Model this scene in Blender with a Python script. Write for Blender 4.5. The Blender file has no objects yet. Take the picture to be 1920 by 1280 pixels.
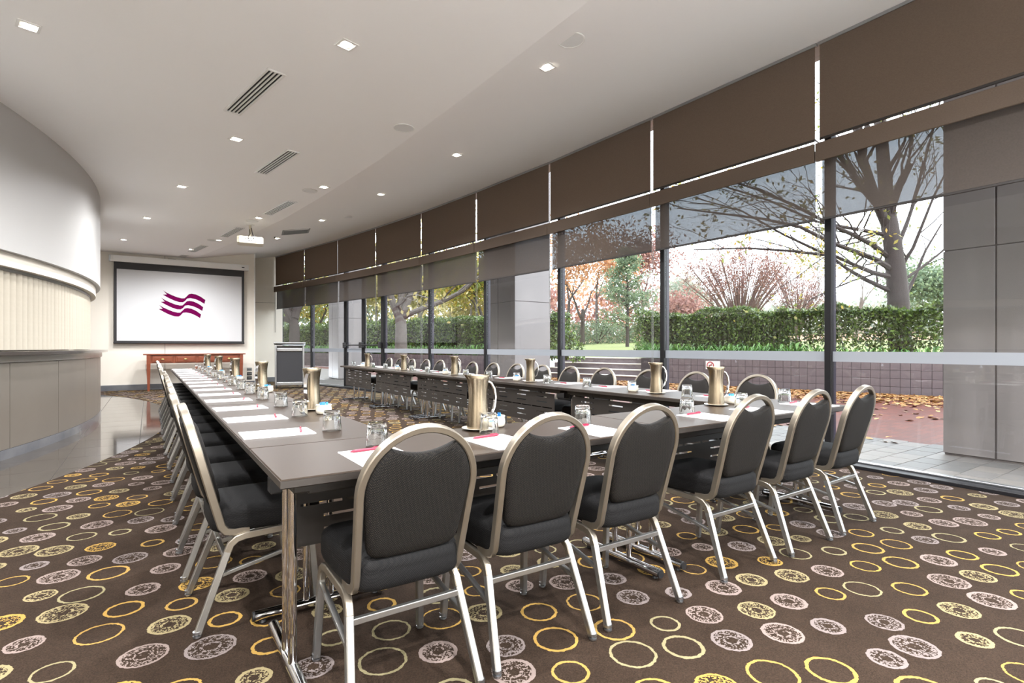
import bpy, math, random
from mathutils import Vector, Matrix

# ------------------------------------------------------------------ camera, world, exposure
scene = bpy.context.scene
C = scene.collection
FPX = 1001.0            # focal length in pixels of the 1920 px wide frame
EYE = 1.13
YAW = math.atan2(960 - 279, FPX)
cam_data = bpy.data.cameras.new('camera')
cam_data.sensor_fit = 'HORIZONTAL'
cam_data.sensor_width = 36.0
cam_data.lens = 36.0 * FPX / 1920.0
cam_data.shift_y = 10.0 / 1920.0
cam_data.clip_start = 0.05
cam_data.clip_end = 400
cam = bpy.data.objects.new('camera', cam_data)
C.objects.link(cam)
cam.location = (0, 0, EYE)
cam.rotation_euler = (math.radians(90), 0, -YAW)
scene.camera = cam

WORLD_STRENGTH = 4.6
LAMP_POWER = 282.0
world = bpy.data.worlds.new('overcast_sky')
scene.world = world
world.use_nodes = True
wn = world.node_tree
wn.nodes.clear()
w_out = wn.nodes.new('ShaderNodeOutputWorld')
w_bg = wn.nodes.new('ShaderNodeBackground')
w_bg.inputs[0].default_value = (0.88, 0.94, 1.0, 1)
w_bg.inputs[1].default_value = WORLD_STRENGTH
wn.links.new(w_bg.outputs[0], w_out.inputs[0])

scene.view_settings.view_transform = 'Standard'
scene.view_settings.look = 'None'
scene.view_settings.exposure = 0.55
scene.view_settings.gamma = 1.0
scene.view_settings.use_curve_mapping = False
scene.cycles.max_bounces = 10
scene.cycles.transparent_max_bounces = 24
scene.cycles.sample_clamp_indirect = 6.0
scene.cycles.caustics_reflective = False

PI = math.pi
random.seed(7)

# ------------------------------------------------------------------ helpers
def srgb(r, g, b):
    def f(c):
        c /= 255.0
        return c / 12.92 if c <= 0.04045 else ((c + 0.055) / 1.055) ** 2.4
    return (f(r), f(g), f(b))

def nd(t, typ, **kw):
    n = t.nodes.new(typ)
    for k, v in kw.items():
        setattr(n, k, v)
    return n

def mat(name, col, rough=0.5, metal=0.0, col2=None, scale=8.0, bump=0.0, bscale=None, spec=0.5,
        stretch=None, detail=3.0, trans=0.0, coat=0.0, sheen=0.0):
    m = bpy.data.materials.new(name)
    m.use_nodes = True
    t = m.node_tree
    b = t.nodes['Principled BSDF']
    b.inputs['Roughness'].default_value = rough
    b.inputs['Metallic'].default_value = metal
    b.inputs['Specular IOR Level'].default_value = spec
    if coat:
        b.inputs['Coat Weight'].default_value = coat
        b.inputs['Coat Roughness'].default_value = 0.12
    if sheen:
        b.inputs['Sheen Weight'].default_value = sheen
    if col2 is None:
        col2 = tuple(min(1, c * 0.9) for c in col)
    tc = nd(t, 'ShaderNodeTexCoord')
    mp = nd(t, 'ShaderNodeMapping')
    if stretch:
        mp.inputs['Scale'].default_value = stretch
    no = nd(t, 'ShaderNodeTexNoise')
    no.inputs['Scale'].default_value = scale
    no.inputs['Detail'].default_value = detail
    mx = nd(t, 'ShaderNodeMix', data_type='RGBA')
    mx.inputs[6].default_value = (*col, 1)
    mx.inputs[7].default_value = (*col2, 1)
    t.links.new(tc.outputs['Object'], mp.inputs[0])
    t.links.new(mp.outputs[0], no.inputs['Vector'])
    t.links.new(no.outputs['Fac'], mx.inputs[0])
    t.links.new(mx.outputs[2], b.inputs['Base Color'])
    if bump:
        n2 = nd(t, 'ShaderNodeTexNoise')
        n2.inputs['Scale'].default_value = bscale or scale * 6
        bp = nd(t, 'ShaderNodeBump')
        bp.inputs['Strength'].default_value = bump
        bp.inputs['Distance'].default_value = 0.01
        t.links.new(mp.outputs[0], n2.inputs['Vector'])
        t.links.new(n2.outputs['Fac'], bp.inputs['Height'])
        t.links.new(bp.outputs[0], b.inputs['Normal'])
    return m

def leafmat(name, cols, rough=0.45, translucent=0.35):
    """leaf material: each leaf (mesh island) takes its own tint"""
    m = bpy.data.materials.new(name)
    m.use_nodes = True
    t = m.node_tree
    b = t.nodes['Principled BSDF']
    b.inputs['Roughness'].default_value = rough
    geo = nd(t, 'ShaderNodeNewGeometry')
    cr = nd(t, 'ShaderNodeValToRGB')
    while len(cr.color_ramp.elements) < len(cols):
        cr.color_ramp.elements.new(0.5)
    for i, c in enumerate(cols):
        cr.color_ramp.elements[i].position = i / max(1, len(cols) - 1)
        cr.color_ramp.elements[i].color = (*c, 1)
    t.links.new(geo.outputs['Random Per Island'], cr.inputs[0])
    t.links.new(cr.outputs[0], b.inputs['Base Color'])
    tr = nd(t, 'ShaderNodeBsdfTranslucent')
    t.links.new(cr.outputs[0], tr.inputs[0])
    ms = nd(t, 'ShaderNodeMixShader')
    ms.inputs[0].default_value = translucent
    t.links.new(b.outputs[0], ms.inputs[1])
    t.links.new(tr.outputs[0], ms.inputs[2])
    t.links.new(ms.outputs[0], t.nodes['Material Output'].inputs[0])
    return m

class MB:
    """collects geometry for one mesh"""
    def __init__(s):
        s.v = []
        s.f = []
    def add(s, vs, fs):
        n = len(s.v)
        s.v.extend(vs)
        s.f.extend([tuple(i + n for i in f) for f in fs])
        return s
    def box(s, x0, x1, y0, y1, z0, z1):
        return s.add([(x0, y0, z0), (x1, y0, z0), (x1, y1, z0), (x0, y1, z0),
                      (x0, y0, z1), (x1, y0, z1), (x1, y1, z1), (x0, y1, z1)],
                     [(3, 2, 1, 0), (4, 5, 6, 7), (0, 1, 5, 4), (1, 2, 6, 5), (2, 3, 7, 6), (3, 0, 4, 7)])
    def rbox(s, x0, x1, y0, y1, z0, z1, r=0.005):
        """box with chamfered edges"""
        def loop(i, z):
            return [(x0 + i, y0 + r, z), (x0 + r, y0 + i, z), (x1 - r, y0 + i, z), (x1 - i, y0 + r, z),
                    (x1 - i, y1 - r, z), (x1 - r, y1 - i, z), (x0 + r, y1 - i, z), (x0 + i, y1 - r, z)]
        L = [loop(r * 0.7, z0), loop(0, z0 + r), loop(0, z1 - r), loop(r * 0.7, z1)]
        return s.loops(L, cap=True)
    def loops(s, L, cap=True, close=True):
        n = len(L[0])
        vs = [p for l in L for p in l]
        fs = []
        for i in range(len(L) - 1):
            for j in range(n if close else n - 1):
                k = (j + 1) % n
                fs.append((i * n + j, i * n + k, (i + 1) * n + k, (i + 1) * n + j))
        if cap:
            fs.append(tuple(range(n - 1, -1, -1)))
            fs.append(tuple(range((len(L) - 1) * n, len(L) * n)))
        return s.add(vs, fs)
    def lathe(s, prof, n=20, cx=0, cy=0, cap=True):
        L = [[(cx + r * math.cos(2 * PI * j / n), cy + r * math.sin(2 * PI * j / n), z) for j in range(n)] for r, z in prof]
        return s.loops(L, cap)
    def tube(s, pts, r, n=8, prof=None, up=None, radii=None, cap=True):
        """sweep a profile (list of (a,b)) or circle along points"""
        pts = [Vector(p) for p in pts]
        if prof is None:
            prof = [(math.cos(2 * PI * j / n), math.sin(2 * PI * j / n)) for j in range(n)]
            sc = True
        else:
            sc = False
        L = []
        prev = None
        for i, p in enumerate(pts):
            if i == 0:
                d = pts[1] - p
            elif i == len(pts) - 1:
                d = p - pts[i - 1]
            else:
                d = (pts[i + 1] - p).normalized() + (p - pts[i - 1]).normalized()
            d.normalize()
            if prev is None:
                a = Vector(up) if up is not None else (Vector((0, 0, 1)) if abs(d.z) < 0.9 else Vector((1, 0, 0)))
            else:
                a = prev
            a = a - d * a.dot(d)
            if a.length < 1e-6:
                a = d.orthogonal()
            a.normalize()
            prev = a
            b = d.cross(a)
            q = (radii[i] if radii else r) if sc else 1.0
            L.append([tuple(p + a * (pa * q) + b * (pb * q)) for pa, pb in prof])
        return s.loops(L, cap)
    def prism(s, poly, axis, a, b):
        """extrude a 2d polygon; axis 'z' -> (x,y), 'y' -> (x,z), 'x' -> (y,z)"""
        def P(p, h):
            return (p[0], p[1], h) if axis == 'z' else ((p[0], h, p[1]) if axis == 'y' else (h, p[0], p[1]))
        return s.loops([[P(p, a) for p in poly], [P(p, b) for p in poly]])
    def xform(s, M):
        s.v = [tuple(M @ Vector(p)) for p in s.v]
        return s
    def mesh(s, name, m=None, smooth=False):
        me = bpy.data.meshes.new(name)
        me.from_pydata(s.v, [], s.f)
        if m:
            me.materials.append(m)
        if smooth:
            me.polygons.foreach_set('use_smooth', [True] * len(me.polygons))
            me.set_sharp_from_angle(angle=math.radians(42))
        me.update()
        return me
    def obj(s, name, m=None, parent=None, smooth=False, **kw):
        return link(name, s.mesh(name, m, smooth), parent, **kw)

def link(name, data, parent=None, loc=None, rz=None, label=None, cat=None, group=None, kind=None):
    o = bpy.data.objects.new(name, data)
    C.objects.link(o)
    if parent:
        o.parent = parent
    if loc:
        o.location = loc
    if rz is not None:
        o.rotation_euler = (0, 0, rz)
    if label:
        o['label'] = label
    if cat:
        o['category'] = cat
    if group:
        o['group'] = group
    if kind:
        o['kind'] = kind
    return o

def thing(name, label, cat, loc=(0, 0, 0), rz=0, group=None, kind=None):
    return link(name, None, None, loc, rz, label, cat, group, kind)

def struct(name, mb, m, label=None, smooth=False):
    return mb.obj(name, m, None, smooth, kind='structure', label=label)

def copy_tree(o, parent=None):
    c = o.copy()
    C.objects.link(c)
    c.parent = parent
    for ch in list(o.children):
        copy_tree(ch, c)
    return c

def put(proto, used, loc, rz, label, group):
    o = proto if not used else copy_tree(proto)
    used.append(1)
    o.location = loc
    o.rotation_euler = (0, 0, rz)
    o['label'] = label
    if group:
        o['group'] = group
    return o

ORD = ['nearest', 'second', 'third', 'fourth', 'fifth', 'sixth', 'seventh', 'eighth', 'ninth', 'tenth',
       'eleventh', 'twelfth', 'thirteenth', 'fourteenth', 'farthest']

Fw = (math.sin(YAW), math.cos(YAW))
Rt = (math.cos(YAW), -math.sin(YAW))
def at(u, v, d):
    """place measured in the photo: pixel direction and a real distance -> world point"""
    l = (u - 960) * d / FPX
    return Vector((Fw[0] * d + Rt[0] * l, Fw[1] * d + Rt[1] * l, EYE - (v - 650) * d / FPX))

# ------------------------------------------------------------------ materials
M = {}
M['ceiling'] = mat('white_ceiling_paint', (0.93, 0.93, 0.925), 0.7, col2=(0.92, 0.92, 0.915), scale=2)
M['wall'] = mat('cream_wall_paint', (0.78, 0.73, 0.645), 0.6, col2=(0.76, 0.71, 0.625), scale=3)
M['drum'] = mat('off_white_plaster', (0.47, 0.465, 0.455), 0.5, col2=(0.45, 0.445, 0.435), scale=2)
M['white'] = mat('white_plastic', (0.82, 0.82, 0.80), 0.35)
M['cream_plastic'] = mat('cream_plastic', srgb(200, 192, 170), 0.4)
M['dark_metal'] = mat('dark_window_frame', srgb(24, 24, 26), 0.4, col2=srgb(20, 19, 22), spec=0.3)
M['purple_metal'] = mat('purple_grey_frame', srgb(46, 40, 56), 0.4)
M['alu'] = mat('brushed_aluminium', srgb(180, 182, 185), 0.35, 1.0, scale=20)
M['chrome'] = mat('polished_chrome', srgb(225, 225, 228), 0.07, 1.0, scale=3)
M['black'] = mat('black_plastic', srgb(24, 24, 26), 0.5)
M['screen_black'] = mat('black_screen_border', srgb(40, 39, 40), 0.55)
M['chair_metal'] = mat('champagne_chair_frame', srgb(158, 150, 137), 0.34, 0.85, col2=srgb(142, 134, 122), scale=14)
M['leg_metal'] = mat('silver_chair_leg', srgb(174, 173, 170), 0.3, 0.9, col2=srgb(152, 151, 149), scale=18)
M['tabletop'] = mat('dark_wenge_laminate', srgb(50, 39, 29), 0.38, col2=srgb(39, 30, 23), scale=6, stretch=(1.5, 26, 26), detail=6, spec=0.14)
M['table_edge'] = mat('dark_edge_band', srgb(50, 45, 41), 0.4)
M['panel_dark'] = mat('dark_brown_steel_panel', srgb(40, 36, 33), 0.5)
M['steel'] = mat('brushed_stainless_steel', srgb(178, 165, 144), 0.27, 1.0, col2=srgb(150, 138, 118), scale=30, stretch=(30, 30, 0.6))
M['paper'] = mat('white_paper', (0.88, 0.87, 0.85), 0.7, col2=(0.86, 0.85, 0.83))
M['print'] = mat('grey_print', (0.6, 0.58, 0.56), 0.7)
M['pen'] = mat('magenta_pen_plastic', srgb(128, 4, 46), 0.35)
M['porcelain'] = mat('cream_porcelain', srgb(240, 232, 214), 0.18, coat=0.3)
M['sachet'] = mat('blue_paper_sachet', srgb(60, 140, 200), 0.5)
M['magenta'] = mat('magenta_print', srgb(98, 3, 66), 0.8, col2=srgb(95, 3, 63), spec=0.05)
M['screen'] = mat('white_screen_fabric', (0.60, 0.605, 0.615), 0.7, col2=(0.56, 0.565, 0.575), scale=220)
M['wood'] = mat('cherry_wood', srgb(134, 68, 40), 0.4, col2=srgb(104, 48, 27), scale=5, stretch=(2, 14, 14), detail=6)
M['brass'] = mat('aged_brass', srgb(205, 178, 110), 0.28, 1.0)
M['marble'] = mat('grey_marble_skirting', srgb(120, 120, 122), 0.16, col2=srgb(78, 80, 86), scale=5, detail=8)
M['counter_panel'] = mat('taupe_metallic_panel', srgb(150, 142, 132), 0.34, 0.55, col2=srgb(142, 134, 125), scale=3)
M['counter_rail'] = mat('pewter_rail', srgb(170, 164, 155), 0.25, 0.7)
M['counter_top'] = mat('dark_stone_top', srgb(66, 60, 56), 0.12)
M['slat'] = mat('cream_fabric_slat', srgb(180, 172, 157), 0.8, col2=srgb(172, 164, 149), scale=30)
M['floor_tile'] = mat('polished_charcoal_tile', srgb(80, 75, 70), 0.07, col2=srgb(66, 62, 58), scale=3, detail=6, spec=0.4)
M['rear_bounce'] = mat('pale_bounce_floor', (0.74, 0.74, 0.74), 0.35, col2=(0.70, 0.70, 0.70), scale=2)
M['grout'] = mat('dark_grout', srgb(80, 76, 72), 0.8)
M['vent_dark'] = mat('black_slot_shade', (0.01, 0.01, 0.01), 0.8)
M['grille'] = mat('grey_mesh_grille', srgb(140, 142, 140), 0.6)
M['clad'] = mat('grey_cladding_panel', srgb(138, 131, 130), 0.3, col2=srgb(130, 124, 123), scale=2)
M['clad_joint'] = mat('dark_cladding_joint', srgb(92, 84, 82), 0.7)
M['paver'] = mat('light_grey_paver', srgb(160, 153, 147), 0.55, col2=srgb(130, 124, 120), scale=2.2, detail=8)
M['blockwall'] = mat('mauve_grey_wall_tile', srgb(120, 108, 110), 0.75, col2=srgb(98, 88, 92), scale=6, bump=0.35, bscale=30)
M['blockjoint'] = mat('dark_wall_joint', srgb(72, 66, 68), 0.85)
M['nosing'] = mat('pale_step_nosing', srgb(222, 214, 204), 0.7)
M['soil'] = mat('leaf_litter_soil', srgb(112, 84, 62), 0.9, col2=srgb(160, 120, 84), scale=9, detail=8)
M['lawn'] = mat('mown_lawn', srgb(98, 112, 58), 0.9, col2=srgb(124, 130, 76), scale=1.3, detail=8, bump=0.4, bscale=60)
M['bark_dark'] = mat('dark_ridged_bark', srgb(70, 59, 56), 0.85, col2=srgb(42, 35, 33), scale=8, stretch=(6, 6, 0.7), detail=8, bump=0.8, bscale=10)
M['bark_grey'] = mat('smooth_grey_bark', srgb(120, 112, 106), 0.8, col2=srgb(86, 78, 72), scale=5, detail=6)
M['bark_red'] = mat('reddish_twig_bark', srgb(112, 84, 80), 0.8, col2=srgb(92, 66, 62), scale=6)
M['hedge_leaf'] = leafmat('glossy_hedge_leaf', [srgb(40, 56, 26), srgb(62, 82, 36), srgb(82, 104, 44), srgb(122, 146, 66), srgb(54, 72, 34)], 0.28, 0.25)
M['hedge_core'] = mat('shaded_hedge_interior', srgb(34, 34, 22), 0.9, col2=srgb(58, 50, 36), scale=14, detail=8, bump=1.0, bscale=30)
M['strap_leaf'] = leafmat('bright_strap_leaf', [srgb(54, 92, 40), srgb(82, 128, 56), srgb(112, 154, 74), srgb(70, 112, 52)], 0.35, 0.3)
M['yellow_leaf'] = leafmat('yellow_green_leaf', [srgb(196, 168, 76), srgb(150, 150, 74), srgb(112, 128, 62), srgb(190, 150, 74)], 0.5, 0.45)
M['gold_leaf'] = leafmat('golden_leaf', [srgb(186, 166, 104), srgb(162, 154, 100), srgb(196, 180, 124), srgb(124, 130, 82)], 0.6, 0.4)
M['orange_leaf'] = leafmat('orange_autumn_leaf', [srgb(188, 138, 98), srgb(170, 120, 86), srgb(196, 154, 116), srgb(150, 104, 80)], 0.6, 0.4)  # orange and russet tints lightened, so haze and glare sit in the colour
M['red_leaf'] = leafmat('russet_leaf', [srgb(140, 98, 90), srgb(156, 114, 102), srgb(124, 88, 84), srgb(166, 128, 112)], 0.6, 0.4)
M['blue_leaf'] = leafmat('blue_green_leaf', [srgb(94, 114, 92), srgb(114, 132, 104), srgb(138, 150, 112), srgb(82, 102, 84)], 0.6, 0.4)
M['pale_leaf'] = leafmat('haze_paled_leaf', [srgb(150, 166, 150), srgb(168, 178, 162), srgb(176, 160, 146), srgb(140, 158, 140)], 0.7, 0.4)  # distance haze is put into these leaf tints
M['shrub_leaf'] = leafmat('grey_green_shrub_leaf', [srgb(92, 108, 84), srgb(112, 126, 96), srgb(80, 98, 78)], 0.6, 0.3)
M['dry_leaf'] = leafmat('dry_fallen_leaf', [srgb(172, 120, 62), srgb(144, 92, 50), srgb(196, 156, 100), srgb(104, 66, 40), srgb(178, 134, 76)], 0.6, 0.15)
M['sign_red'] = mat('red_sign_print', srgb(176, 40, 50), 0.5)

def fabric_mat(name, col, col2, rough=0.75, pitch=210.0, bump=0.5):
    """woven upholstery: a fine diagonal weave of two tones"""
    m = bpy.data.materials.new(name)
    m.use_nodes = True
    t = m.node_tree
    b = t.nodes['Principled BSDF']
    b.inputs['Roughness'].default_value = rough
    b.inputs['Specular IOR Level'].default_value = 0.22
    tc = nd(t, 'ShaderNodeTexCoord')
    mp = nd(t, 'ShaderNodeMapping')
    mp.inputs['Rotation'].default_value = (0.6, 0.6, 0.3)
    vo = nd(t, 'ShaderNodeTexVoronoi')
    vo.inputs['Scale'].default_value = pitch
    vo.inputs['Randomness'].default_value = 0.15
    rp = nd(t, 'ShaderNodeValToRGB')
    rp.color_ramp.elements[0].position = 0.15
    rp.color_ramp.elements[0].color = (*col2, 1)
    rp.color_ramp.elements[1].position = 0.55
    rp.color_ramp.elements[1].color = (*col, 1)
    bp = nd(t, 'ShaderNodeBump')
    bp.inputs['Strength'].default_value = bump
    bp.inputs['Distance'].default_value = 0.002
    t.links.new(tc.outputs['Object'], mp.inputs[0])
    t.links.new(mp.outputs[0], vo.inputs['Vector'])
    t.links.new(vo.outputs['Distance'], rp.inputs[0])
    t.links.new(rp.outputs[0], b.inputs['Base Color'])
    t.links.new(vo.outputs['Distance'], bp.inputs['Height'])
    t.links.new(bp.outputs[0], b.inputs['Normal'])
    return m
M['pad'] = fabric_mat('black_mesh_upholstery', srgb(7, 6, 6), srgb(46, 41, 35))
M['seat_pad'] = fabric_mat('black_seat_upholstery', srgb(8, 8, 9), srgb(31, 29, 28))
M['blind'] = mat('brown_blind_fabric', srgb(136, 120, 106), 0.85, col2=srgb(112, 97, 85), scale=90, stretch=(1, 1, 2.2), detail=4)
def add_translucent(m, fac):
    t = m.node_tree
    b = t.nodes['Principled BSDF']
    tl = nd(t, 'ShaderNodeBsdfTranslucent')
    src = b.inputs['Base Color'].links[0].from_socket
    t.links.new(src, tl.inputs[0])
    ms = nd(t, 'ShaderNodeMixShader')
    ms.inputs[0].default_value = fac
    t.links.new(b.outputs[0], ms.inputs[1])
    t.links.new(tl.outputs[0], ms.inputs[2])
    t.links.new(ms.outputs[0], t.nodes['Material Output'].inputs[0])
add_translucent(M['blind'], 0.45)
M['blind_rail'] = mat('dark_blind_rail', srgb(44, 40, 38), 0.5)

def sheer_mat():
    m = bpy.data.materials.new('see_through_blind_mesh')
    m.use_nodes = True
    t = m.node_tree
    b = t.nodes['Principled BSDF']
    b.inputs['Roughness'].default_value = 0.9
    tc = nd(t, 'ShaderNodeTexCoord')
    no = nd(t, 'ShaderNodeTexNoise')
    no.inputs['Scale'].default_value = 90
    mx = nd(t, 'ShaderNodeMix', data_type='RGBA')
    mx.inputs[6].default_value = (*srgb(84, 76, 70), 1)
    mx.inputs[7].default_value = (*srgb(70, 63, 58), 1)
    t.links.new(tc.outputs['Object'], no.inputs['Vector'])
    t.links.new(no.outputs['Fac'], mx.inputs[0])
    t.links.new(mx.outputs[2], b.inputs['Base Color'])
    tr = nd(t, 'ShaderNodeBsdfTransparent')
    tr.inputs[0].default_value = (0.8, 0.9, 1, 1)
    ms = nd(t, 'ShaderNodeMixShader')
    ms.inputs[0].default_value = 0.06
    t.links.new(b.outputs[0], ms.inputs[1])
    t.links.new(tr.outputs[0], ms.inputs[2])
    t.links.new(ms.outputs[0], t.nodes['Material Output'].inputs[0])
    return m
M['sheer'] = sheer_mat()

def pane_mat(name, tint, refl, rough=0.0, opaque=None):
    """flat window glass: clear transmission plus a fresnel mirror reflection"""
    m = bpy.data.materials.new(name)
    m.use_nodes = True
    t = m.node_tree
    t.nodes.remove(t.nodes['Principled BSDF'])
    tr = nd(t, 'ShaderNodeBsdfTransparent')
    tr.inputs[0].default_value = (*tint, 1)
    if opaque:
        df = nd(t, 'ShaderNodeBsdfDiffuse')
        df.inputs[0].default_value = (*opaque, 1)
        tl = nd(t, 'ShaderNodeBsdfTranslucent')
        tl.inputs[0].default_value = (*opaque, 1)
        m1 = nd(t, 'ShaderNodeMixShader')
        m1.inputs[0].default_value = 0.45
        t.links.new(df.outputs[0], m1.inputs[1])
        t.links.new(tl.outputs[0], m1.inputs[2])
        ms = nd(t, 'ShaderNodeMixShader')
        ms.inputs[0].default_value = 0.05
        t.links.new(m1.outputs[0], ms.inputs[1])
        t.links.new(tr.outputs[0], ms.inputs[2])
    else:
        gl = nd(t, 'ShaderNodeBsdfGlossy')
        gl.inputs['Roughness'].default_value = rough
        lw = nd(t, 'ShaderNodeLayerWeight')          # schlick reflection, the same from both sides
        lw.inputs[0].default_value = 0.5
        pw = nd(t, 'ShaderNodeMath', operation='POWER')
        pw.inputs[1].default_value = 5.0
        ma = nd(t, 'ShaderNodeMath', operation='MULTIPLY_ADD')
        ma.inputs[1].default_value = 0.7
        ma.inputs[2].default_value = refl
        ms = nd(t, 'ShaderNodeMixShader')
        t.links.new(lw.outputs['Facing'], pw.inputs[0])
        t.links.new(pw.outputs[0], ma.inputs[0])
        t.links.new(ma.outputs[0], ms.inputs[0])
        t.links.new(tr.outputs[0], ms.inputs[1])
        t.links.new(gl.outputs[0], ms.inputs[2])
    t.links.new(ms.outputs[0], t.nodes['Material Output'].inputs[0])
    return m
M['pane'] = pane_mat('clear_window_pane', (0.97, 0.98, 0.98), 0.03)
M['film'] = pane_mat('frosted_film', (1, 1, 1), 1.3, opaque=(0.40, 0.42, 0.45))

def glass_mat():
    m = bpy.data.materials.new('tumbler_glass')
    m.use_nodes = True
    t = m.node_tree
    b = t.nodes['Principled BSDF']
    b.inputs['Base Color'].default_value = (0.97, 0.98, 0.98, 1)
    b.inputs['Roughness'].default_value = 0.01
    b.inputs['IOR'].default_value = 1.48
    b.inputs['Transmission Weight'].default_value = 1.0
    return m
M['glass'] = glass_mat()

def emit_mat(name, col, s):
    m = bpy.data.materials.new(name)
    m.use_nodes = True
    t = m.node_tree
    b = t.nodes['Principled BSDF']
    b.inputs['Base Color'].default_value = (*col, 1)
    b.inputs['Emission Color'].default_value = (*col, 1)
    b.inputs['Emission Strength'].default_value = s
    return m
M['lens'] = emit_mat('warm_lamp_lens', (1.0, 0.9, 0.74), 22.0)

def carpet_mat():
    m = bpy.data.materials.new('brown_carpet_with_rings')
    m.use_nodes = True
    t = m.node_tree
    L = t.links
    b = t.nodes['Principled BSDF']
    b.inputs['Roughness'].default_value = 0.95
    b.inputs['Specular IOR Level'].default_value = 0.1
    tc = nd(t, 'ShaderNodeTexCoord')
    def math_(op, a, bb=None, c=None):
        n = nd(t, 'ShaderNodeMath', operation=op)
        for i, x in enumerate((a, bb, c)):
            if x is None:
                continue
            if isinstance(x, (int, float)):
                n.inputs[i].default_value = x
            else:
                L.new(x, n.inputs[i])
        return n.outputs[0]
    # wobble so that the tufted outlines look hand drawn
    nz = nd(t, 'ShaderNodeTexNoise')
    nz.inputs['Scale'].default_value = 60
    nz.inputs['Detail'].default_value = 2
    L.new(tc.outputs['Object'], nz.inputs['Vector'])
    add = nd(t, 'ShaderNodeVectorMath', operation='MULTIPLY_ADD')
    add.inputs[1].default_value = (0.012, 0.012, 0.0)
    L.new(nz.outputs['Color'], add.inputs[0])
    L.new(tc.outputs['Object'], add.inputs[2])
    mp = nd(t, 'ShaderNodeMapping')
    mp.inputs['Rotation'].default_value = (0, 0, 0.35)
    mp.inputs['Scale'].default_value = (1, 1, 0)
    L.new(add.outputs[0], mp.inputs[0])
    vo = nd(t, 'ShaderNodeTexVoronoi', voronoi_dimensions='2D')
    vo.inputs['Scale'].default_value = 4.6
    vo.inputs['Randomness'].default_value = 0.27
    L.new(mp.outputs[0], vo.inputs['Vector'])
    dist = math_('DIVIDE', vo.outputs['Distance'], 4.6)          # metres from the spot's centre
    wn1 = nd(t, 'ShaderNodeTexWhiteNoise', noise_dimensions='3D')
    L.new(vo.outputs['Color'], wn1.inputs['Vector'])
    sep = nd(t, 'ShaderNodeSeparateColor')
    L.new(wn1.outputs['Color'], sep.inputs[0])
    r1, r2, r3 = sep.outputs[0], sep.outputs[1], sep.outputs[2]
    rad = math_('MULTIPLY_ADD', r1, 0.032, 0.055)                 # outer radius
    ring_in = math_('SUBTRACT', rad, math_('MULTIPLY_ADD', r3, 0.006, 0.0085))
    inside = math_('LESS_THAN', dist, rad)
    ring = math_('MULTIPLY', inside, math_('GREATER_THAN', dist, ring_in))
    # speckled spots: tufts denser towards the rim
    sp = nd(t, 'ShaderNodeTexVoronoi', voronoi_dimensions='2D')
    sp.inputs['Scale'].default_value = 200
    L.new(tc.outputs['Object'], sp.inputs['Vector'])
    spk_r = nd(t, 'ShaderNodeSeparateColor')
    L.new(sp.outputs['Color'], spk_r.inputs[0])
    rel = math_('DIVIDE', dist, rad)
    dens = math_('MULTIPLY_ADD', math_('SMOOTH_MIN', math_('MAXIMUM', math_('SUBTRACT', rel, 0.38), 0.0), 0.30, 0.05), 1.35, 0.03)
    tuft = math_('LESS_THAN', spk_r.outputs[0], dens)
    small = math_('MULTIPLY', math_('LESS_THAN', math_('ABSOLUTE', math_('SUBTRACT', rel, 0.36)), 0.07), math_('LESS_THAN', spk_r.outputs[1], 0.6))
    tuft = math_('MAXIMUM', tuft, small)
    speck_on = math_('GREATER_THAN', r2, 0.47)
    speck = math_('MULTIPLY', math_('MULTIPLY', inside, tuft), speck_on)
    mask = math_('MAXIMUM', ring, speck)
    cr = nd(t, 'ShaderNodeValToRGB')
    cr.color_ramp.interpolation = 'CONSTANT'
    cols = [srgb(152, 122, 66), srgb(130, 122, 92), srgb(160, 128, 66), srgb(128, 114, 108), srgb(136, 124, 92), srgb(118, 108, 105)]
    while len(cr.color_ramp.elements) < len(cols):
        cr.color_ramp.elements.new(0.5)
    for i, c in enumerate(cols):
        cr.color_ramp.elements[i].position = i / len(cols)
        cr.color_ramp.elements[i].color = (*c, 1)
    L.new(math_('FRACT', math_('MULTIPLY_ADD', r2, 0.98, 0.0)), cr.inputs[0])
    pile = nd(t, 'ShaderNodeTexNoise')
    pile.inputs['Scale'].default_value = 240
    pile.inputs['Detail'].default_value = 3
    L.new(tc.outputs['Object'], pile.inputs['Vector'])
    base = nd(t, 'ShaderNodeMix', data_type='RGBA')
    base.inputs[6].default_value = (*srgb(24, 17, 12), 1)
    base.inputs[7].default_value = (*srgb(62, 49, 39), 1)
    blot = nd(t, 'ShaderNodeTexNoise')
    blot.inputs['Scale'].default_value = 9
    blot.inputs['Detail'].default_value = 4
    L.new(tc.outputs['Object'], blot.inputs['Vector'])
    L.new(math_('MULTIPLY_ADD', blot.outputs['Fac'], 0.35, math_('MULTIPLY_ADD', pile.outputs['Fac'], 1.5, -0.42)), base.inputs[0])
    mx = nd(t, 'ShaderNodeMix', data_type='RGBA')
    L.new(mask, mx.inputs[0])
    L.new(base.outputs[2], mx.inputs[6])
    L.new(cr.outputs[0], mx.inputs[7])
    L.new(mx.outputs[2], b.inputs['Base Color'])
    bp = nd(t, 'ShaderNodeBump')
    bp.inputs['Strength'].default_value = 0.5
    bp.inputs['Distance'].default_value = 0.004
    L.new(pile.outputs['Fac'], bp.inputs['Height'])
    L.new(bp.outputs[0], b.inputs['Normal'])
    return m
M['carpet'] = carpet_mat()

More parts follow.
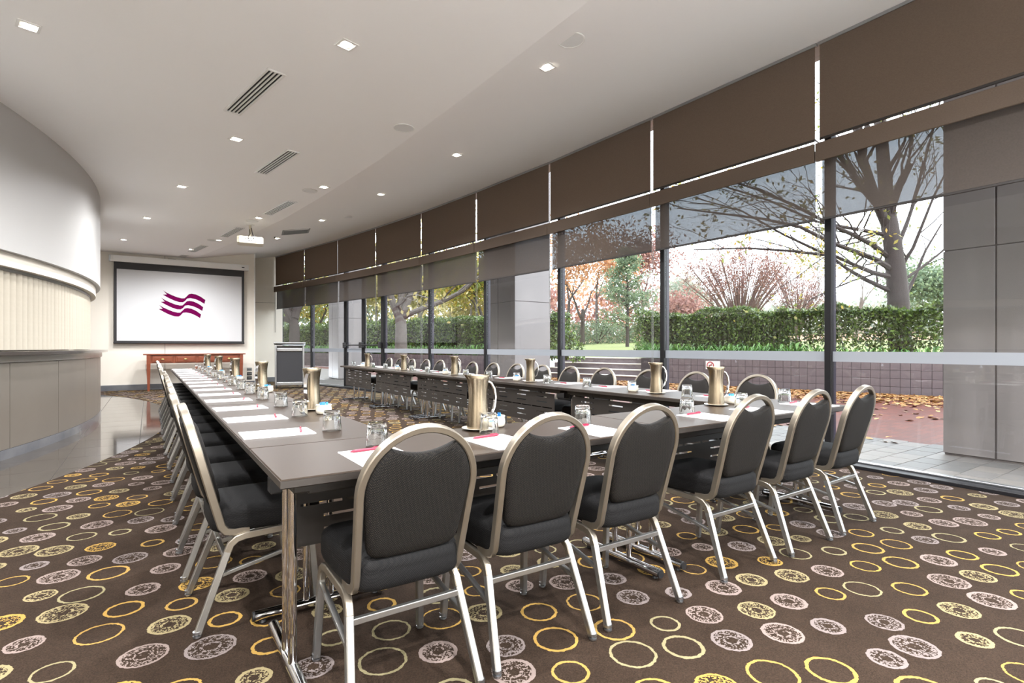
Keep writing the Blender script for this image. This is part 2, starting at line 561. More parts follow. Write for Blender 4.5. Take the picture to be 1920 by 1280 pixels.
def brick_mat(name, c1, c2, cm, w, h, mortar=0.006, rough=0.5, rot=0.0, axis=None):
    m = bpy.data.materials.new(name)
    m.use_nodes = True
    t = m.node_tree
    b = t.nodes['Principled BSDF']
    b.inputs['Roughness'].default_value = rough
    b.inputs['Specular IOR Level'].default_value = 0.25
    tc = nd(t, 'ShaderNodeTexCoord')
    mp = nd(t, 'ShaderNodeMapping')
    mp.inputs['Rotation'].default_value = axis if axis else (0, 0, rot)
    br = nd(t, 'ShaderNodeTexBrick')
    br.inputs['Color1'].default_value = (*c1, 1)
    br.inputs['Color2'].default_value = (*c2, 1)
    br.inputs['Mortar'].default_value = (*cm, 1)
    br.inputs['Scale'].default_value = 1.0
    br.inputs['Mortar Size'].default_value = mortar
    br.inputs['Brick Width'].default_value = w
    br.inputs['Row Height'].default_value = h
    t.links.new(tc.outputs['Object'], mp.inputs[0])
    t.links.new(mp.outputs[0], br.inputs['Vector'])
    t.links.new(br.outputs['Color'], b.inputs['Base Color'])
    return m
M['brick_paving'] = brick_mat('wet_red_brick_paving', srgb(100, 44, 30), srgb(82, 36, 26), srgb(60, 34, 28), 0.23, 0.115, 0.006, 0.5)
M['paver_far'] = brick_mat('far_grey_pavers', srgb(118, 112, 108), srgb(104, 99, 96), srgb(66, 63, 62), 0.30, 0.23, 0.006, 0.5)

# ------------------------------------------------------------------ room shell
# corner points of the faceted window wall (inner blind line), from behind the camera to the far corner
WP = [(4.10, -6.0), (4.62, -3.42), (5.02, -1.43), (5.27, 0.58),
      (5.33, 2.60), (5.31, 4.63), (5.25, 6.66), (5.10, 8.69), (4.90, 10.71), (4.60, 12.71), (4.26, 14.72), (3.85, 16.70), (3.40, 18.68)]
ZC_HI, ZC_LO = 4.06, 3.55
CREASE = 2.78
GLASS = 0.20              # the glazing stands this far outside the blinds
BAR = (-11.14, 10.6)      # centre of the round bar
def wx(y):
    for (x0, y0), (x1, y1) in zip(WP, WP[1:]):
        if y0 <= y <= y1:
            return x0 + (x1 - x0) * (y - y0) / (y1 - y0)
    return WP[0][0] if y < WP[0][1] else WP[-1][0]

# carpet, with a round cut-out for the tiled path about the bar
R_CARPET = 11.46
mb = MB()
ys = [-5.6 + 0.2 * i for i in range(int((18.75 + 5.6) / 0.2) + 1)]
top = []
for y in ys:
    if y < -1.5:
        continue
    q = R_CARPET ** 2 - (y - BAR[1]) ** 2
    xl = BAR[0] + math.sqrt(q) if q > 0 else -7.0
    xl = max(xl, -7.0)
    top.append((xl, wx(y) + 0.06, y))
for i in range(len(top) - 1):
    a, b = top[i], top[i + 1]
    mb.add([(a[0], a[2], 0.006), (a[1], a[2], 0.006), (b[1], b[2], 0.006), (b[0], b[2], 0.006),
            (a[0], a[2], -0.004), (b[0], b[2], -0.004)], [(0, 1, 2, 3), (4, 0, 3, 5)])
struct('floor', mb, M['carpet'], 'dark brown carpet patterned with gold and grey rings')
sub = struct('tiled_floor', MB().box(-8, 6.2, -6, 19, -0.12, -0.004), M['grout'], 'polished charcoal tile path curving around the bar')
struct('floor_rear_bounce', MB().box(-7.1, 5.2, -5.65, -1.42, -0.003, 0.004), M['rear_bounce'], 'unseen pale floor behind the viewer, added to bounce light onto the ceiling')  # added out of view, its pale top throws lamp light up to the ceiling
tile_me = MB().rbox(-0.298, 0.298, -0.298, 0.298, -0.006, 0.003, 0.002).mesh('tile', M['floor_tile'])
for i in range(-14, 3):
    for j in range(5, 30):
        x, y = i * 0.6 + 0.21, j * 0.6 + 0.1
        rr = math.hypot(x - BAR[0], y - BAR[1])
        if 10.1 < rr < 11.9 and y < 17 and x > -3.0:
            link('tile', tile_me, sub, (x, y, 0))

# ceiling: a low flat part over the bar and a part that slopes up to the windows
mb = MB()
for (x0, y0), (x1, y1) in zip(WP, WP[1:]):
    mb.add([(-8, y0, ZC_LO), (x0 - CREASE, y0, ZC_LO), (x1 - CREASE, y1, ZC_LO), (-8, y1, ZC_LO)], [(3, 2, 1, 0)])
    mb.add([(-8, y0, ZC_LO + 0.7), (x0 - CREASE, y0, ZC_LO + 0.7), (x1 - CREASE, y1, ZC_LO + 0.7), (-8, y1, ZC_LO + 0.7)], [(0, 1, 2, 3)])
struct('ceiling', mb, M['ceiling'], 'flat white plaster ceiling over the bar side')
def zslope(x, y):
    return ZC_LO + (ZC_HI - ZC_LO) * max(0.0, min(1.0, (x - (wx(y) - CREASE)) / CREASE))
mb = MB()
for (x0, y0), (x1, y1) in zip(WP, WP[1:]):
    mb.add([(x0 - CREASE, y0, ZC_LO), (x0, y0, ZC_HI), (x1, y1, ZC_HI), (x1 - CREASE, y1, ZC_LO)], [(3, 2, 1, 0)])
    mb.add([(x0, y0, ZC_HI), (x0 + 0.35, y0, ZC_HI), (x1 + 0.35, y1, ZC_HI), (x1, y1, ZC_HI)], [(3, 2, 1, 0)])
    mb.add([(x0 - CREASE, y0, ZC_LO + 0.7), (x0 + 0.35, y0, ZC_LO + 0.7), (x1 + 0.35, y1, ZC_LO + 0.7), (x1 - CREASE, y1, ZC_LO + 0.7)], [(0, 1, 2, 3)])
struct('ceiling_slope', mb, M['ceiling'], 'white plaster ceiling sloping up towards the windows')

# walls
struct('wall_back', MB().box(-7.2, 2.54, 17.0, 17.2, 0, 4.2), M['wall'], 'cream wall behind the projection screen')
struct('wall_return', MB().box(2.40, 2.54, 17.2, 18.8, 0, 4.2), M['wall'], 'cream return wall beside the screen wall')
struct('wall_recess', MB().box(2.54, 3.62, 18.68, 18.85, 0, 4.2), M['wall'], 'cream recessed wall in the far window corner')
struct('wall_left', MB().box(-7.3, -7.1, -6, 17, 0, 4.2), M['wall'], 'cream side wall behind the bar')
struct('wall_rear', MB().box(-7.2, 4.6, -5.85, -5.65, 0, 4.2), M['wall'], 'cream wall behind the viewer')
struct('baseboard_back', MB().rbox(-7.0, 2.54, 16.978, 16.999, 0, 0.15, 0.004), M['marble'], 'grey marble skirting along the screen wall')
struct('baseboard_recess', MB().rbox(2.56, 3.40, 18.66, 18.679, 0, 0.15, 0.004), M['marble'], 'grey marble skirting in the far corner')
struct('trim_1', MB().box(0.353, 0.361, 16.994, 17.0, 0.16, 3.55), M['clad_joint'], 'thin vertical joint in the screen wall')
struct('trim_2', MB().box(2.56, 3.40, 18.674, 18.68, 2.55, 2.558), M['clad_joint'], 'thin horizontal joint in the recessed wall')
struct('trim_3', MB().rbox(2.525, 2.552, 16.985, 17.01, 0, 3.9, 0.004), M['white'], 'white corner bead at the end of the screen wall')

# ------------------------------------------------------------------ round bar: bulkhead, vertical blind, counter
def arc(r0, r1, z0, z1, a0, a1, n):
    """solid ring sector about the bar centre"""
    m = MB()
    L = []
    for i in range(n + 1):
        a = a0 + (a1 - a0) * i / n
        c, s = math.cos(a), math.sin(a)
        L.append([(BAR[0] + r0 * c, BAR[1] + r0 * s, z0), (BAR[0] + r1 * c, BAR[1] + r1 * s, z0),
                  (BAR[0] + r1 * c, BAR[1] + r1 * s, z1), (BAR[0] + r0 * c, BAR[1] + r0 * s, z1)])
    return m.loops(L)
def ang(y, r=10.5):
    return math.asin((y - BAR[1]) / r)
A0, A1 = ang(2.2), ang(16.6)
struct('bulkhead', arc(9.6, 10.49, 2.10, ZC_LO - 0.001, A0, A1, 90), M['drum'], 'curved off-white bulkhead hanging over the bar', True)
bar = thing('bar_counter', 'curved bar counter with taupe metallic panels and dark stone top', 'bar counter', (BAR[0], BAR[1], 0))
def bar_part(name, mb_, m, parent=bar, smooth=True):
    mb_.xform(Matrix.Translation((-BAR[0], -BAR[1], 0)))
    return mb_.obj(name, m, parent, smooth)
bar_part('carcass', arc(9.9, 10.46, 0.002, 1.045, A0, A1, 90), M['black'])
bar_part('kick_plate', arc(10.461, 10.50, 0.002, 0.10, A0, A1, 90), M['marble'])
step = 1.03 / 10.5
a = ang(8.33) - 5 * step
pi_ = 0
while a < A1 - step:
    bar_part('front_panel', arc(10.461, 10.495, 0.103, 0.968, a + 0.0004, a + step - 0.0004, 8), M['counter_panel'])
    bar_part('joint_strip', arc(10.461, 10.488, 0.103, 0.968, a + step - 0.0004, a + step + 0.0004, 1), M['black'])
    a += step
bar_part('rail', arc(10.461, 10.515, 0.972, 1.045, A0, A1, 90), M['counter_rail'])
bar_part('worktop', arc(9.85, 10.59, 1.046, 1.082, A0, A1, 90), M['counter_top'])
# vertical blind closing the bar hatch
vb = thing('vertical_blind', 'cream vertical blind closing the hatch above the bar counter', 'blind', (BAR[0], BAR[1], 1.082))
def vb_part(name, mb_, m, smooth=True):
    mb_.xform(Matrix.Translation((-BAR[0], -BAR[1], -1.082)))
    return mb_.obj(name, m, vb, smooth)
vb_part('pelmet', arc(10.20, 10.43, 1.955, 2.098, A0, A1, 90), M['wall'])
vb_part('head_rail', arc(10.30, 10.36, 1.92, 1.953, A0, A1, 90), M['alu'])
sl = MB()
L = []
for z in (1.095, 1.92):
    L.append([(-0.064, 0.012, z), (-0.034, -0.003, z), (0.0, -0.008, z), (0.034, -0.003, z), (0.064, 0.012, z),
              (0.064, 0.0145, z), (0.034, -0.0005, z), (0.0, -0.0055, z), (-0.034, -0.0005, z), (-0.064, 0.0145, z)])
sl.loops(L)
slat_me = sl.mesh('slat', M['slat'], True)
n_slat = 0
a = ang(5.2)
da = 0.115 / 10.33
while a < ang(13.4):
    o = link('slat', slat_me, vb, (10.33 * math.cos(a), 10.33 * math.sin(a), -1.082))
    o.rotation_euler = (0, 0, a + PI / 2 - 0.62 + 0.05 * math.sin(n_slat * 2.3))
    a += da
    n_slat += 1
vb_part('inner_screen', arc(10.05, 10.08, 1.09, 2.09, A0, A1, 90), M['slat'])

# ------------------------------------------------------------------ ceiling fittings
def downlight(x, y, k, z=None, power=LAMP_POWER, label=''):
    z = zslope(x, y) if z is None else z
    t = thing('downlight', label, 'downlight', (x, y, z), 0.25, 'recessed ceiling downlights')
    if 'ring' not in dl_cache:
        m = MB()
        m.loops([[(s * c[0], s * c[1], zz) for c in sq] for s, zz in ((0.070, -0.001), (0.070, -0.007), (0.052, -0.009), (0.050, -0.002))], cap=False)
        dl_cache['ring'] = m.mesh('trim_ring', M['white'])
        m = MB().lathe([(0.001, -0.010), (0.030, -0.009), (0.042, -0.004), (0.0425, -0.001)], 20)
        dl_cache['lens'] = m.mesh('lens', M['lens'], True)
    if power not in dl_cache:
        li = bpy.data.lights.new('downlight_lamp', 'SPOT')
        li.energy = power
        li.color = (0.985, 0.985, 1.0)
        li.spot_size = math.radians(162)
        li.spot_blend = 0.85
        li.shadow_soft_size = 0.05
        dl_cache[power] = li
    link('trim_ring', dl_cache['ring'], t)
    link('lens', dl_cache['lens'], t)
    link('lamp_light', dl_cache[power], t, (0, 0, -0.03))
    return t
sq = [(-1, -1), (1, -1), (1, 1), (-1, 1)]
dl_cache = {}
DL = [(-0.75, 5.38, 'square recessed downlight at the upper left over the bar bulkhead'),
      (1.31, 4.28, 'bright square downlight above the front table, nearest in view'),
      (0.84, 6.94, 'square downlight between the two nearest slotted ceiling vents'),
      (0.41, 9.46, 'square downlight on the flat ceiling beside the second vent'),
      (-0.03, 12.13, 'square downlight near the curved edge of the bulkhead'),
      (-0.47, 14.89, 'square downlight closest to the projection screen wall at left'),
      (2.19, 8.28, 'downlight just beside a round speaker grille above the third vent'),
      (1.70, 10.95, 'downlight beside the speaker grille above the projector'),
      (1.31, 13.76, 'downlight left of the projector beside a small round grille'),
      (0.87, 15.45, 'downlight at the tip of the slotted vent near the screen wall'),
      (2.92, 3.75, 'downlight on the sloping ceiling nearest to the windows in view'),
      (3.43, 6.38, 'second downlight along the sloping ceiling by the windows'),
      (3.25, 8.75, 'third downlight along the sloping ceiling by the windows'),
      (2.90, 11.15, 'fourth downlight along the sloping ceiling by the windows'),
      (2.50, 13.6, 'farthest downlight on the sloping ceiling right of the projector'),
      (1.72, 1.5, 'downlight above the viewer near the front tables'),
      (3.3, 1.2, 'downlight above the viewer near the windows'),
      (-0.9, 2.3, 'downlight above the viewer towards the bar'),
      (0.2, -1.0, 'downlight behind the viewer in the middle of the room'),
      (2.9, -1.5, 'downlight behind the viewer near the windows'),
      (-2.4, -0.6, 'downlight behind the viewer towards the side wall'),
      (0.4, -3.4, 'added downlight over the pale bounce floor behind the viewer'),  # from here on: extra lamps added out of view to lift the ceiling
      (-2.6, -3.2, 'added downlight over the pale bounce floor towards the side wall'),
      (3.0, -3.9, 'added downlight over the pale bounce floor near the windows'),
      (-5.0, -2.5, 'added downlight in the rear corner behind the viewer')]
for k, (x, y, lb) in enumerate(DL):
    # the lamps near the screen are dimmed, those behind the viewer are boosted to brighten the ceiling
    downlight(x, y, k, power=LAMP_POWER * (1.0 if x < -0.3 and y > 13 else 0.75 if y > 13.7 else (2.2 if y < -0.5 else 1.0)), label=lb)

def vent(ax, ay, bx, by, label, w=0.165):
    L_ = math.hypot(bx - ax, by - ay)
    t = thing('ceiling_vent', label, 'air vent', ((ax + bx) / 2, (ay + by) / 2, ZC_LO), math.atan2(by - ay, bx - ax), 'slotted ceiling vents')
    MB().box(-L_ / 2 + 0.01, L_ / 2 - 0.01, -w / 2 + 0.008, w / 2 - 0.008, -0.003, -0.0005).obj('slot_shade', M['vent_dark'], t)  # flat black sheet standing in for the shaded depth behind the slats
    fr = MB()
    fr.rbox(-L_ / 2, L_ / 2, -w / 2, -w / 2 + 0.022, -0.014, -0.001, 0.003).rbox(-L_ / 2, L_ / 2, w / 2 - 0.022, w / 2, -0.014, -0.001, 0.003)
    fr.rbox(-L_ / 2, -L_ / 2 + 0.022, -w / 2, w / 2, -0.0138, -0.001, 0.003).rbox(L_ / 2 - 0.022, L_ / 2, -w / 2, w / 2, -0.0138, -0.001, 0.003)
    fr.obj('frame', M['white'], t)
    for q in (-0.25, 0.0, 0.25):
        MB().box(-L_ / 2 + 0.02, L_ / 2 - 0.02, q * (w - 0.03) - 0.0065, q * (w - 0.03) + 0.0065, -0.012, -0.002).obj('slat', M['white'], t)
vent(0.71, 6.18, 0.93, 5.03, 'largest slotted ceiling vent, nearest to the viewer')
vent(1.29, 8.12, 1.48, 6.96, 'second slotted ceiling vent from the viewer')
vent(1.79, 10.57, 1.975, 9.38, 'third slotted ceiling vent, in front of the projector')
vent(1.36, 13.25, 1.54, 12.04, 'slotted ceiling vent just left of the projector')
vent(0.90, 15.8, 1.10, 14.68, 'slotted ceiling vent above the top of the projection screen')
vent(0.715, 16.93, 0.80, 16.45, 'short slotted ceiling vent touching the screen wall')

def speaker(x, y, label, r=0.115):
    z = zslope(x, y)
    t = thing('ceiling_speaker', label, 'ceiling speaker', (x, y, z), 0, 'round ceiling speakers')
    MB().lathe([(r, -0.001), (r, -0.006), (r * 0.93, -0.009), (r * 0.90, -0.006)], 32, cap=False).obj('rim', M['white'], t, True)
    MB().lathe([(0.001, -0.0055), (r * 0.9, -0.0055), (r * 0.9, -0.001)], 32).obj('grille', M['grille_w'], t)
M['grille_w'] = mat('pale_grey_grille', (0.74, 0.745, 0.74), 0.6, scale=200)
speaker(2.80, 3.28, 'round ceiling speaker near the right end of the flat ceiling, beside a downlight')
speaker(2.33, 5.55, 'round ceiling speaker on its own in the middle of the ceiling')
speaker(2.06, 8.60, 'round ceiling speaker with a downlight right beside it')
speaker(1.64, 11.30, 'round ceiling speaker above the projector pole')
speaker(1.20, 13.85, 'round ceiling speaker left of the projector body')
speaker(3.35, 10.9, 'small round speaker on the sloping ceiling above the blinds', 0.10)

def grille_panel():
    x, y = 2.71, 12.55
    z = zslope(x, y)
    t = thing('return_air_grille', 'square grey return air grille on the sloping ceiling', 'air vent', (x, y, z), 0.13)
    s = 0.29
    tilt = math.atan((ZC_HI - ZC_LO) / CREASE)
    t.rotation_euler = (0, -tilt, -0.15)
    for a_ in (-1, 1):
        MB().rbox(-s, s, min(a_ * s, a_ * (s - 0.035)), max(a_ * s, a_ * (s - 0.035)), -0.016, -0.002, 0.003).obj('frame', M['grille'], t)
        MB().rbox(min(a_ * s, a_ * (s - 0.035)), max(a_ * s, a_ * (s - 0.035)), -s + 0.035, s - 0.035, -0.016, -0.002, 0.003).obj('frame', M['grille'], t)
    MB().box(-s + 0.035, s - 0.035, -s + 0.035, s - 0.035, -0.006, -0.003).obj('mesh_panel', mat('dark_grille_mesh', srgb(108, 110, 108), 0.7, scale=150), t)
    for i in range(8):
        q = -s + 0.07 + i * (2 * s - 0.14) / 7
        MB().box(-s + 0.035, s - 0.035, q - 0.006, q + 0.006, -0.011, -0.005).obj('louvre', M['grille'], t)
grille_panel()
t = thing('sprinkler', 'tiny dark sprinkler head beside the farthest sloping-ceiling downlight', 'sprinkler', (2.42, 13.35, zslope(2.42, 13.35)))
MB().lathe([(0.03, -0.001), (0.03, -0.006), (0.012, -0.01), (0.010, -0.035), (0.016, -0.036), (0.016, -0.04)], 12).obj('head', M['screen_black'], t, True)

# projector on its pole
t = thing('projector', 'cream ceiling projector hanging from a white pole', 'projector', (1.66, 11.66, 3.15), math.radians(-8))
MB().lathe([(0.075, 0.385), (0.085, 0.397)], 20).obj('ceiling_plate', M['white'], t, True)
MB().tube([(0, 0, 0.16), (0, 0, 0.395)], 0.022, 14).obj('pole', M['cream_plastic'], t, True)
MB().rbox(-0.10, 0.10, -0.05, 0.05, 0.137, 0.16, 0.004).obj('bracket', M['screen_black'], t)
pts_b = [(-0.23, -0.16), (-0.19, -0.185), (0.21, -0.185), (0.235, -0.15), (0.235, 0.15), (0.21, 0.18), (-0.19, 0.18), (-0.23, 0.15)]
bd = MB()
bd.loops([[(x * s_, y * s_, z) for x, y in pts_b] for s_, z in ((0.93, 0.0), (1.0, 0.012), (1.0, 0.118), (0.95, 0.135))])
body = bd.obj('body', M['cream_plastic'], t)
MB().box(-0.20, -0.12, -0.1875, -0.184, 0.03, 0.105).obj('fan_grille', mat('grey_slots', srgb(150, 146, 136), 0.6), body)
for i, (px, pz, w_, h_, mm) in enumerate([(-0.08, 0.09, .03, .014, 'black'), (-0.075, 0.062, .026, .016, 'sachet'), (-0.03, 0.085, .025, .03, 'black'), (0.01, 0.09, .03, .02, 'black'),
                                         (-0.02, 0.04, .03, .022, 'black'), (0.02, 0.045, .025, .025, 'black'), (0.06, 0.095, .03, .02, 'black'), (0.085, 0.035, .05, .024, 'panel_dark')]):
    MB().rbox(px - w_ / 2, px + w_ / 2, -0.189, -0.183, pz - h_ / 2, pz + h_ / 2, 0.002).obj('port', M[mm], body)
MB().tube([(0.02, -0.03, 0.33), (0.035, -0.05, 0.24), (0.05, -0.12, 0.17), (0.07, -0.2, 0.15), (0.06, -0.21, 0.10), (0.06, -0.187, 0.09)], 0.007, 6).obj('cable', M['black'], t, True)
MB().tube([(-0.01, -0.03, 0.30), (0.0, -0.06, 0.2), (-0.02, -0.17, 0.16), (-0.03, -0.205, 0.12), (-0.03, -0.187, 0.085)], 0.006, 6).obj('cable', M['black'], t, True)

# ------------------------------------------------------------------ projection screen with logo
def on_plane(u, v, y):
    k = (u - 960) / FPX
    d = y / (Fw[1] + Rt[1] * k)
    p = at(u, v, d)
    return p.x, p.z
SY = 16.90
t = thing('projection_screen', 'white pull-down projection screen with a magenta flag logo', 'projection screen', (0.76, SY, 1.2))
def sp(name, mb_, m, parent=t, smooth=False):
    mb_.xform(Matrix.Translation((-0.76, -SY, -1.2)))
    return mb_.obj(name, m, parent, smooth)
case = MB()
pc = [(-0.07, 3.30), (0.04, 3.30), (0.075, 3.34), (0.075, 3.42), (0.04, 3.46), (-0.07, 3.46)]
pc = [(SY + a_ * 0.9, z) for a_, z in pc]
cs = sp('case', case.prism(pc, 'x', -0.80, 2.33), M['white'])
sp('end_cap', MB().prism([(y, z) for y, z in pc], 'x', -0.835, -0.801), M['alu'], cs)
sp('end_cap', MB().prism([(y, z) for y, z in pc], 'x', 2.331, 2.362), M['white'], cs)
sp('maker_plate', MB().box(2.18, 2.25, SY - 0.0665, SY - 0.0635, 3.37, 3.395), M['black'], cs)
sp('hanger', MB().rbox(0.42, 0.60, SY - 0.01, SY + 0.01, 3.462, 3.475, 0.003), M['screen_black'], cs)
sp('border', MB().box(-0.737, 2.25, SY, SY + 0.004, 1.235, 3.31), M['screen_black'])
surf = sp('screen_surface', MB().box(-0.675, 2.185, SY - 0.003, SY + 0.001, 1.285, 3.12), M['screen'])
sp('bottom_bar', MB().rbox(-0.745, 2.258, SY - 0.014, SY + 0.014, 1.215, 1.25, 0.005), M['black'])
# flag: three wavy ribbons with swallow tails (outline measured on the photo)
def ribbon(du, dv):
    topc = [(306, 544.3), (313, 548.8), (322, 553), (332, 557), (341, 559.2), (346, 559), (350, 555.5), (354, 551.5), (359, 550.5), (367, 551.8), (376, 556), (385, 562.3)]
    botc = [(383.3, 569.5), (375, 564.5), (366, 560.5), (357, 558.8), (351, 559.5), (347, 564), (343, 566.5), (336, 566.3), (326, 563), (316, 558.3), (305.3, 552.3), (313, 551.8)]
    return [on_plane(u + du, v + dv, SY) for u, v in topc + botc]
for k in range(3):
    poly = ribbon(-4.0 * k, 13.4 * k)
    sp('logo_ribbon', MB().add([(x, SY - 0.0045, z) for x, z in poly], [tuple(range(len(poly)))]), M['magenta'], surf)

# ------------------------------------------------------------------ console table under the screen
t = thing('console_table', 'cherry wood console table with four drawers and tapered legs', 'console table', (1.05, 16.55, 0.006))
MB().rbox(-1.17, 1.16, -0.24, 0.24, 0.915, 0.945, 0.008).obj('table_top', M['wood'], t)
MB().rbox(-1.08, 1.08, -0.205, 0.205, 0.705, 0.914, 0.004).obj('apron', M['wood'], t)
for sx in (-1, 1):
    for sy in (-1, 1):
        cx_, cy_ = sx * 1.055, sy * 0.19
        def lp(h, z):
            return [(cx_ - h, cy_ - h, z), (cx_ + h, cy_ - h, z), (cx_ + h, cy_ + h, z), (cx_ - h, cy_ + h, z)]
        MB().loops([lp(0.024, 0.0), lp(0.042, 0.68), lp(0.042, 0.914)]).obj('leg', M['wood'], t)
for i in range(4):
    x0 = -1.0 + i * 0.505
    dr = MB()
    dr.rbox(x0 + 0.02, x0 + 0.465, -0.222, -0.206, 0.73, 0.89, 0.004)
    d_ = dr.obj('drawer', M['wood'], t)
    MB().rbox(x0 + 0.055, x0 + 0.43, -0.2265, -0.2215, 0.758, 0.862, 0.003).obj('drawer_panel', M['wood'], d_)
    cxm = x0 + 0.2425
    pull = MB()
    pull.loops([[(cxm + r_ * math.cos(a_), -0.2255 - dy, 0.80 + r_ * 0.6 * math.sin(a_)) for a_ in [PI * j / 10 for j in range(11)]]
                for r_, dy in ((0.044, 0.0), (0.042, 0.012), (0.030, 0.022), (0.010, 0.026))], cap=True)
    pull.obj('cup_pull', M['brass'], d_, True)

# wall plates
for i, (z_, lb) in enumerate([(0.48, 'top pale wall plate beside the screen wall corner'), (0.355, 'middle black wall plate beside the screen wall corner'), (0.235, 'lowest black wall plate beside the screen wall corner')]):
    tt = thing('wall_plate', lb, 'wall outlet', (2.40, 16.995, z_), 0, 'wall plates by the corner')
    MB().rbox(-0.065, 0.065, -0.008, 0.004, -0.047, 0.047, 0.003).obj('plate', M['grille'] if i == 0 else M['black'], tt)
    for j in (-1, 0, 1):
        MB().rbox(j * 0.035 - 0.01, j * 0.035 + 0.01, -0.0105, -0.0075, -0.016, 0.016, 0.001).obj('socket', M['black'] if i == 0 else M['grille'], tt)

# ------------------------------------------------------------------ lectern
t = thing('lectern', 'black panelled lectern with silver frame on castors', 'lectern', (3.20, 15.55, 0.006), math.radians(-12))
for sx in (-1, 1):
    MB().rbox(sx * 0.345 - 0.022, sx * 0.345 + 0.022, -0.25, 0.22, 0.09, 1.15, 0.006).obj('side_post', M['alu'], t)
MB().rbox(-0.322, 0.322, -0.235, 0.20, 0.17, 1.00, 0.004).obj('front_panel', mat('charcoal_lectern_panel', srgb(46, 46, 49), 0.7, scale=120), t)
MB().rbox(-0.322, 0.322, -0.25, 0.22, 0.09, 0.168, 0.006).obj('plinth', M['alu'], t)
MB().rbox(-0.322, 0.322, -0.262, -0.20, 1.003, 1.085, 0.012).obj('rail', M['alu'], t)
MB().rbox(-0.322, 0.322, -0.22, 0.20, 1.086, 1.15, 0.004).obj('shelf_back', M['panel_dark'], t)
tp = MB().rbox(-0.40, 0.40, -0.29, 0.27, -0.018, 0.018, 0.008)
tp.xform(Matrix.Translation((0, 0, 1.205)) @ Matrix.Rotation(math.radians(-5), 4, 'X'))
tp.obj('reading_top', M['alu'], t)
for sx in (-1, 1):
    for sy in (-0.2, 0.17):
        cst = MB().lathe([(0.028, -0.012), (0.033, -0.008), (0.033, 0.008), (0.028, 0.012)], 14)
        cst.xform(Matrix.Translation((sx * 0.33, sy, 0.033)) @ Matrix.Rotation(PI / 2, 4, 'Y'))
        cst.box(sx * 0.33 - 0.016, sx * 0.33 + 0.016, sy - 0.012, sy + 0.012, 0.05, 0.092)
        cst.obj('castor', M['black'], t, True)

# ------------------------------------------------------------------ window wall
Z_UP = 3.115       # bottom of the upper blinds
Z_PT, Z_PB = 3.075, 2.90   # pelmet of the lower blinds
Z_SH = 2.37        # bottom of the lower see-through blinds
GL_TOP = 4.05
def outward(i):
    (x0, y0), (x1, y1) = WP[i], WP[i + 1]
    L_ = math.hypot(x1 - x0, y1 - y0)
    return (y1 - y0) / L_, -(x1 - x0) / L_
def node_dir(i):
    a_ = outward(max(0, i - 1)) if i > 0 else outward(0)
    b_ = outward(min(i, len(WP) - 2))
    n = Vector((a_[0] + b_[0], a_[1] + b_[1])).normalized()
    return n
GP = [Vector(WP[i]) + node_dir(i) * GLASS for i in range(len(WP))]
BAY = {2: 'behind the viewer', 3: 'rightmost', 4: 'second from the right', 5: 'third from the right', 6: 'fourth from the right', 7: 'fifth from the right',
       8: 'sixth from the right', 9: 'seventh from the right, at the doors', 10: 'second from the far left corner', 11: 'in the far left corner',
       0: 'farthest behind the viewer', 1: 'second behind the viewer'}
DOOR_BAY = 9
wn_count = 0
chain_n = 0
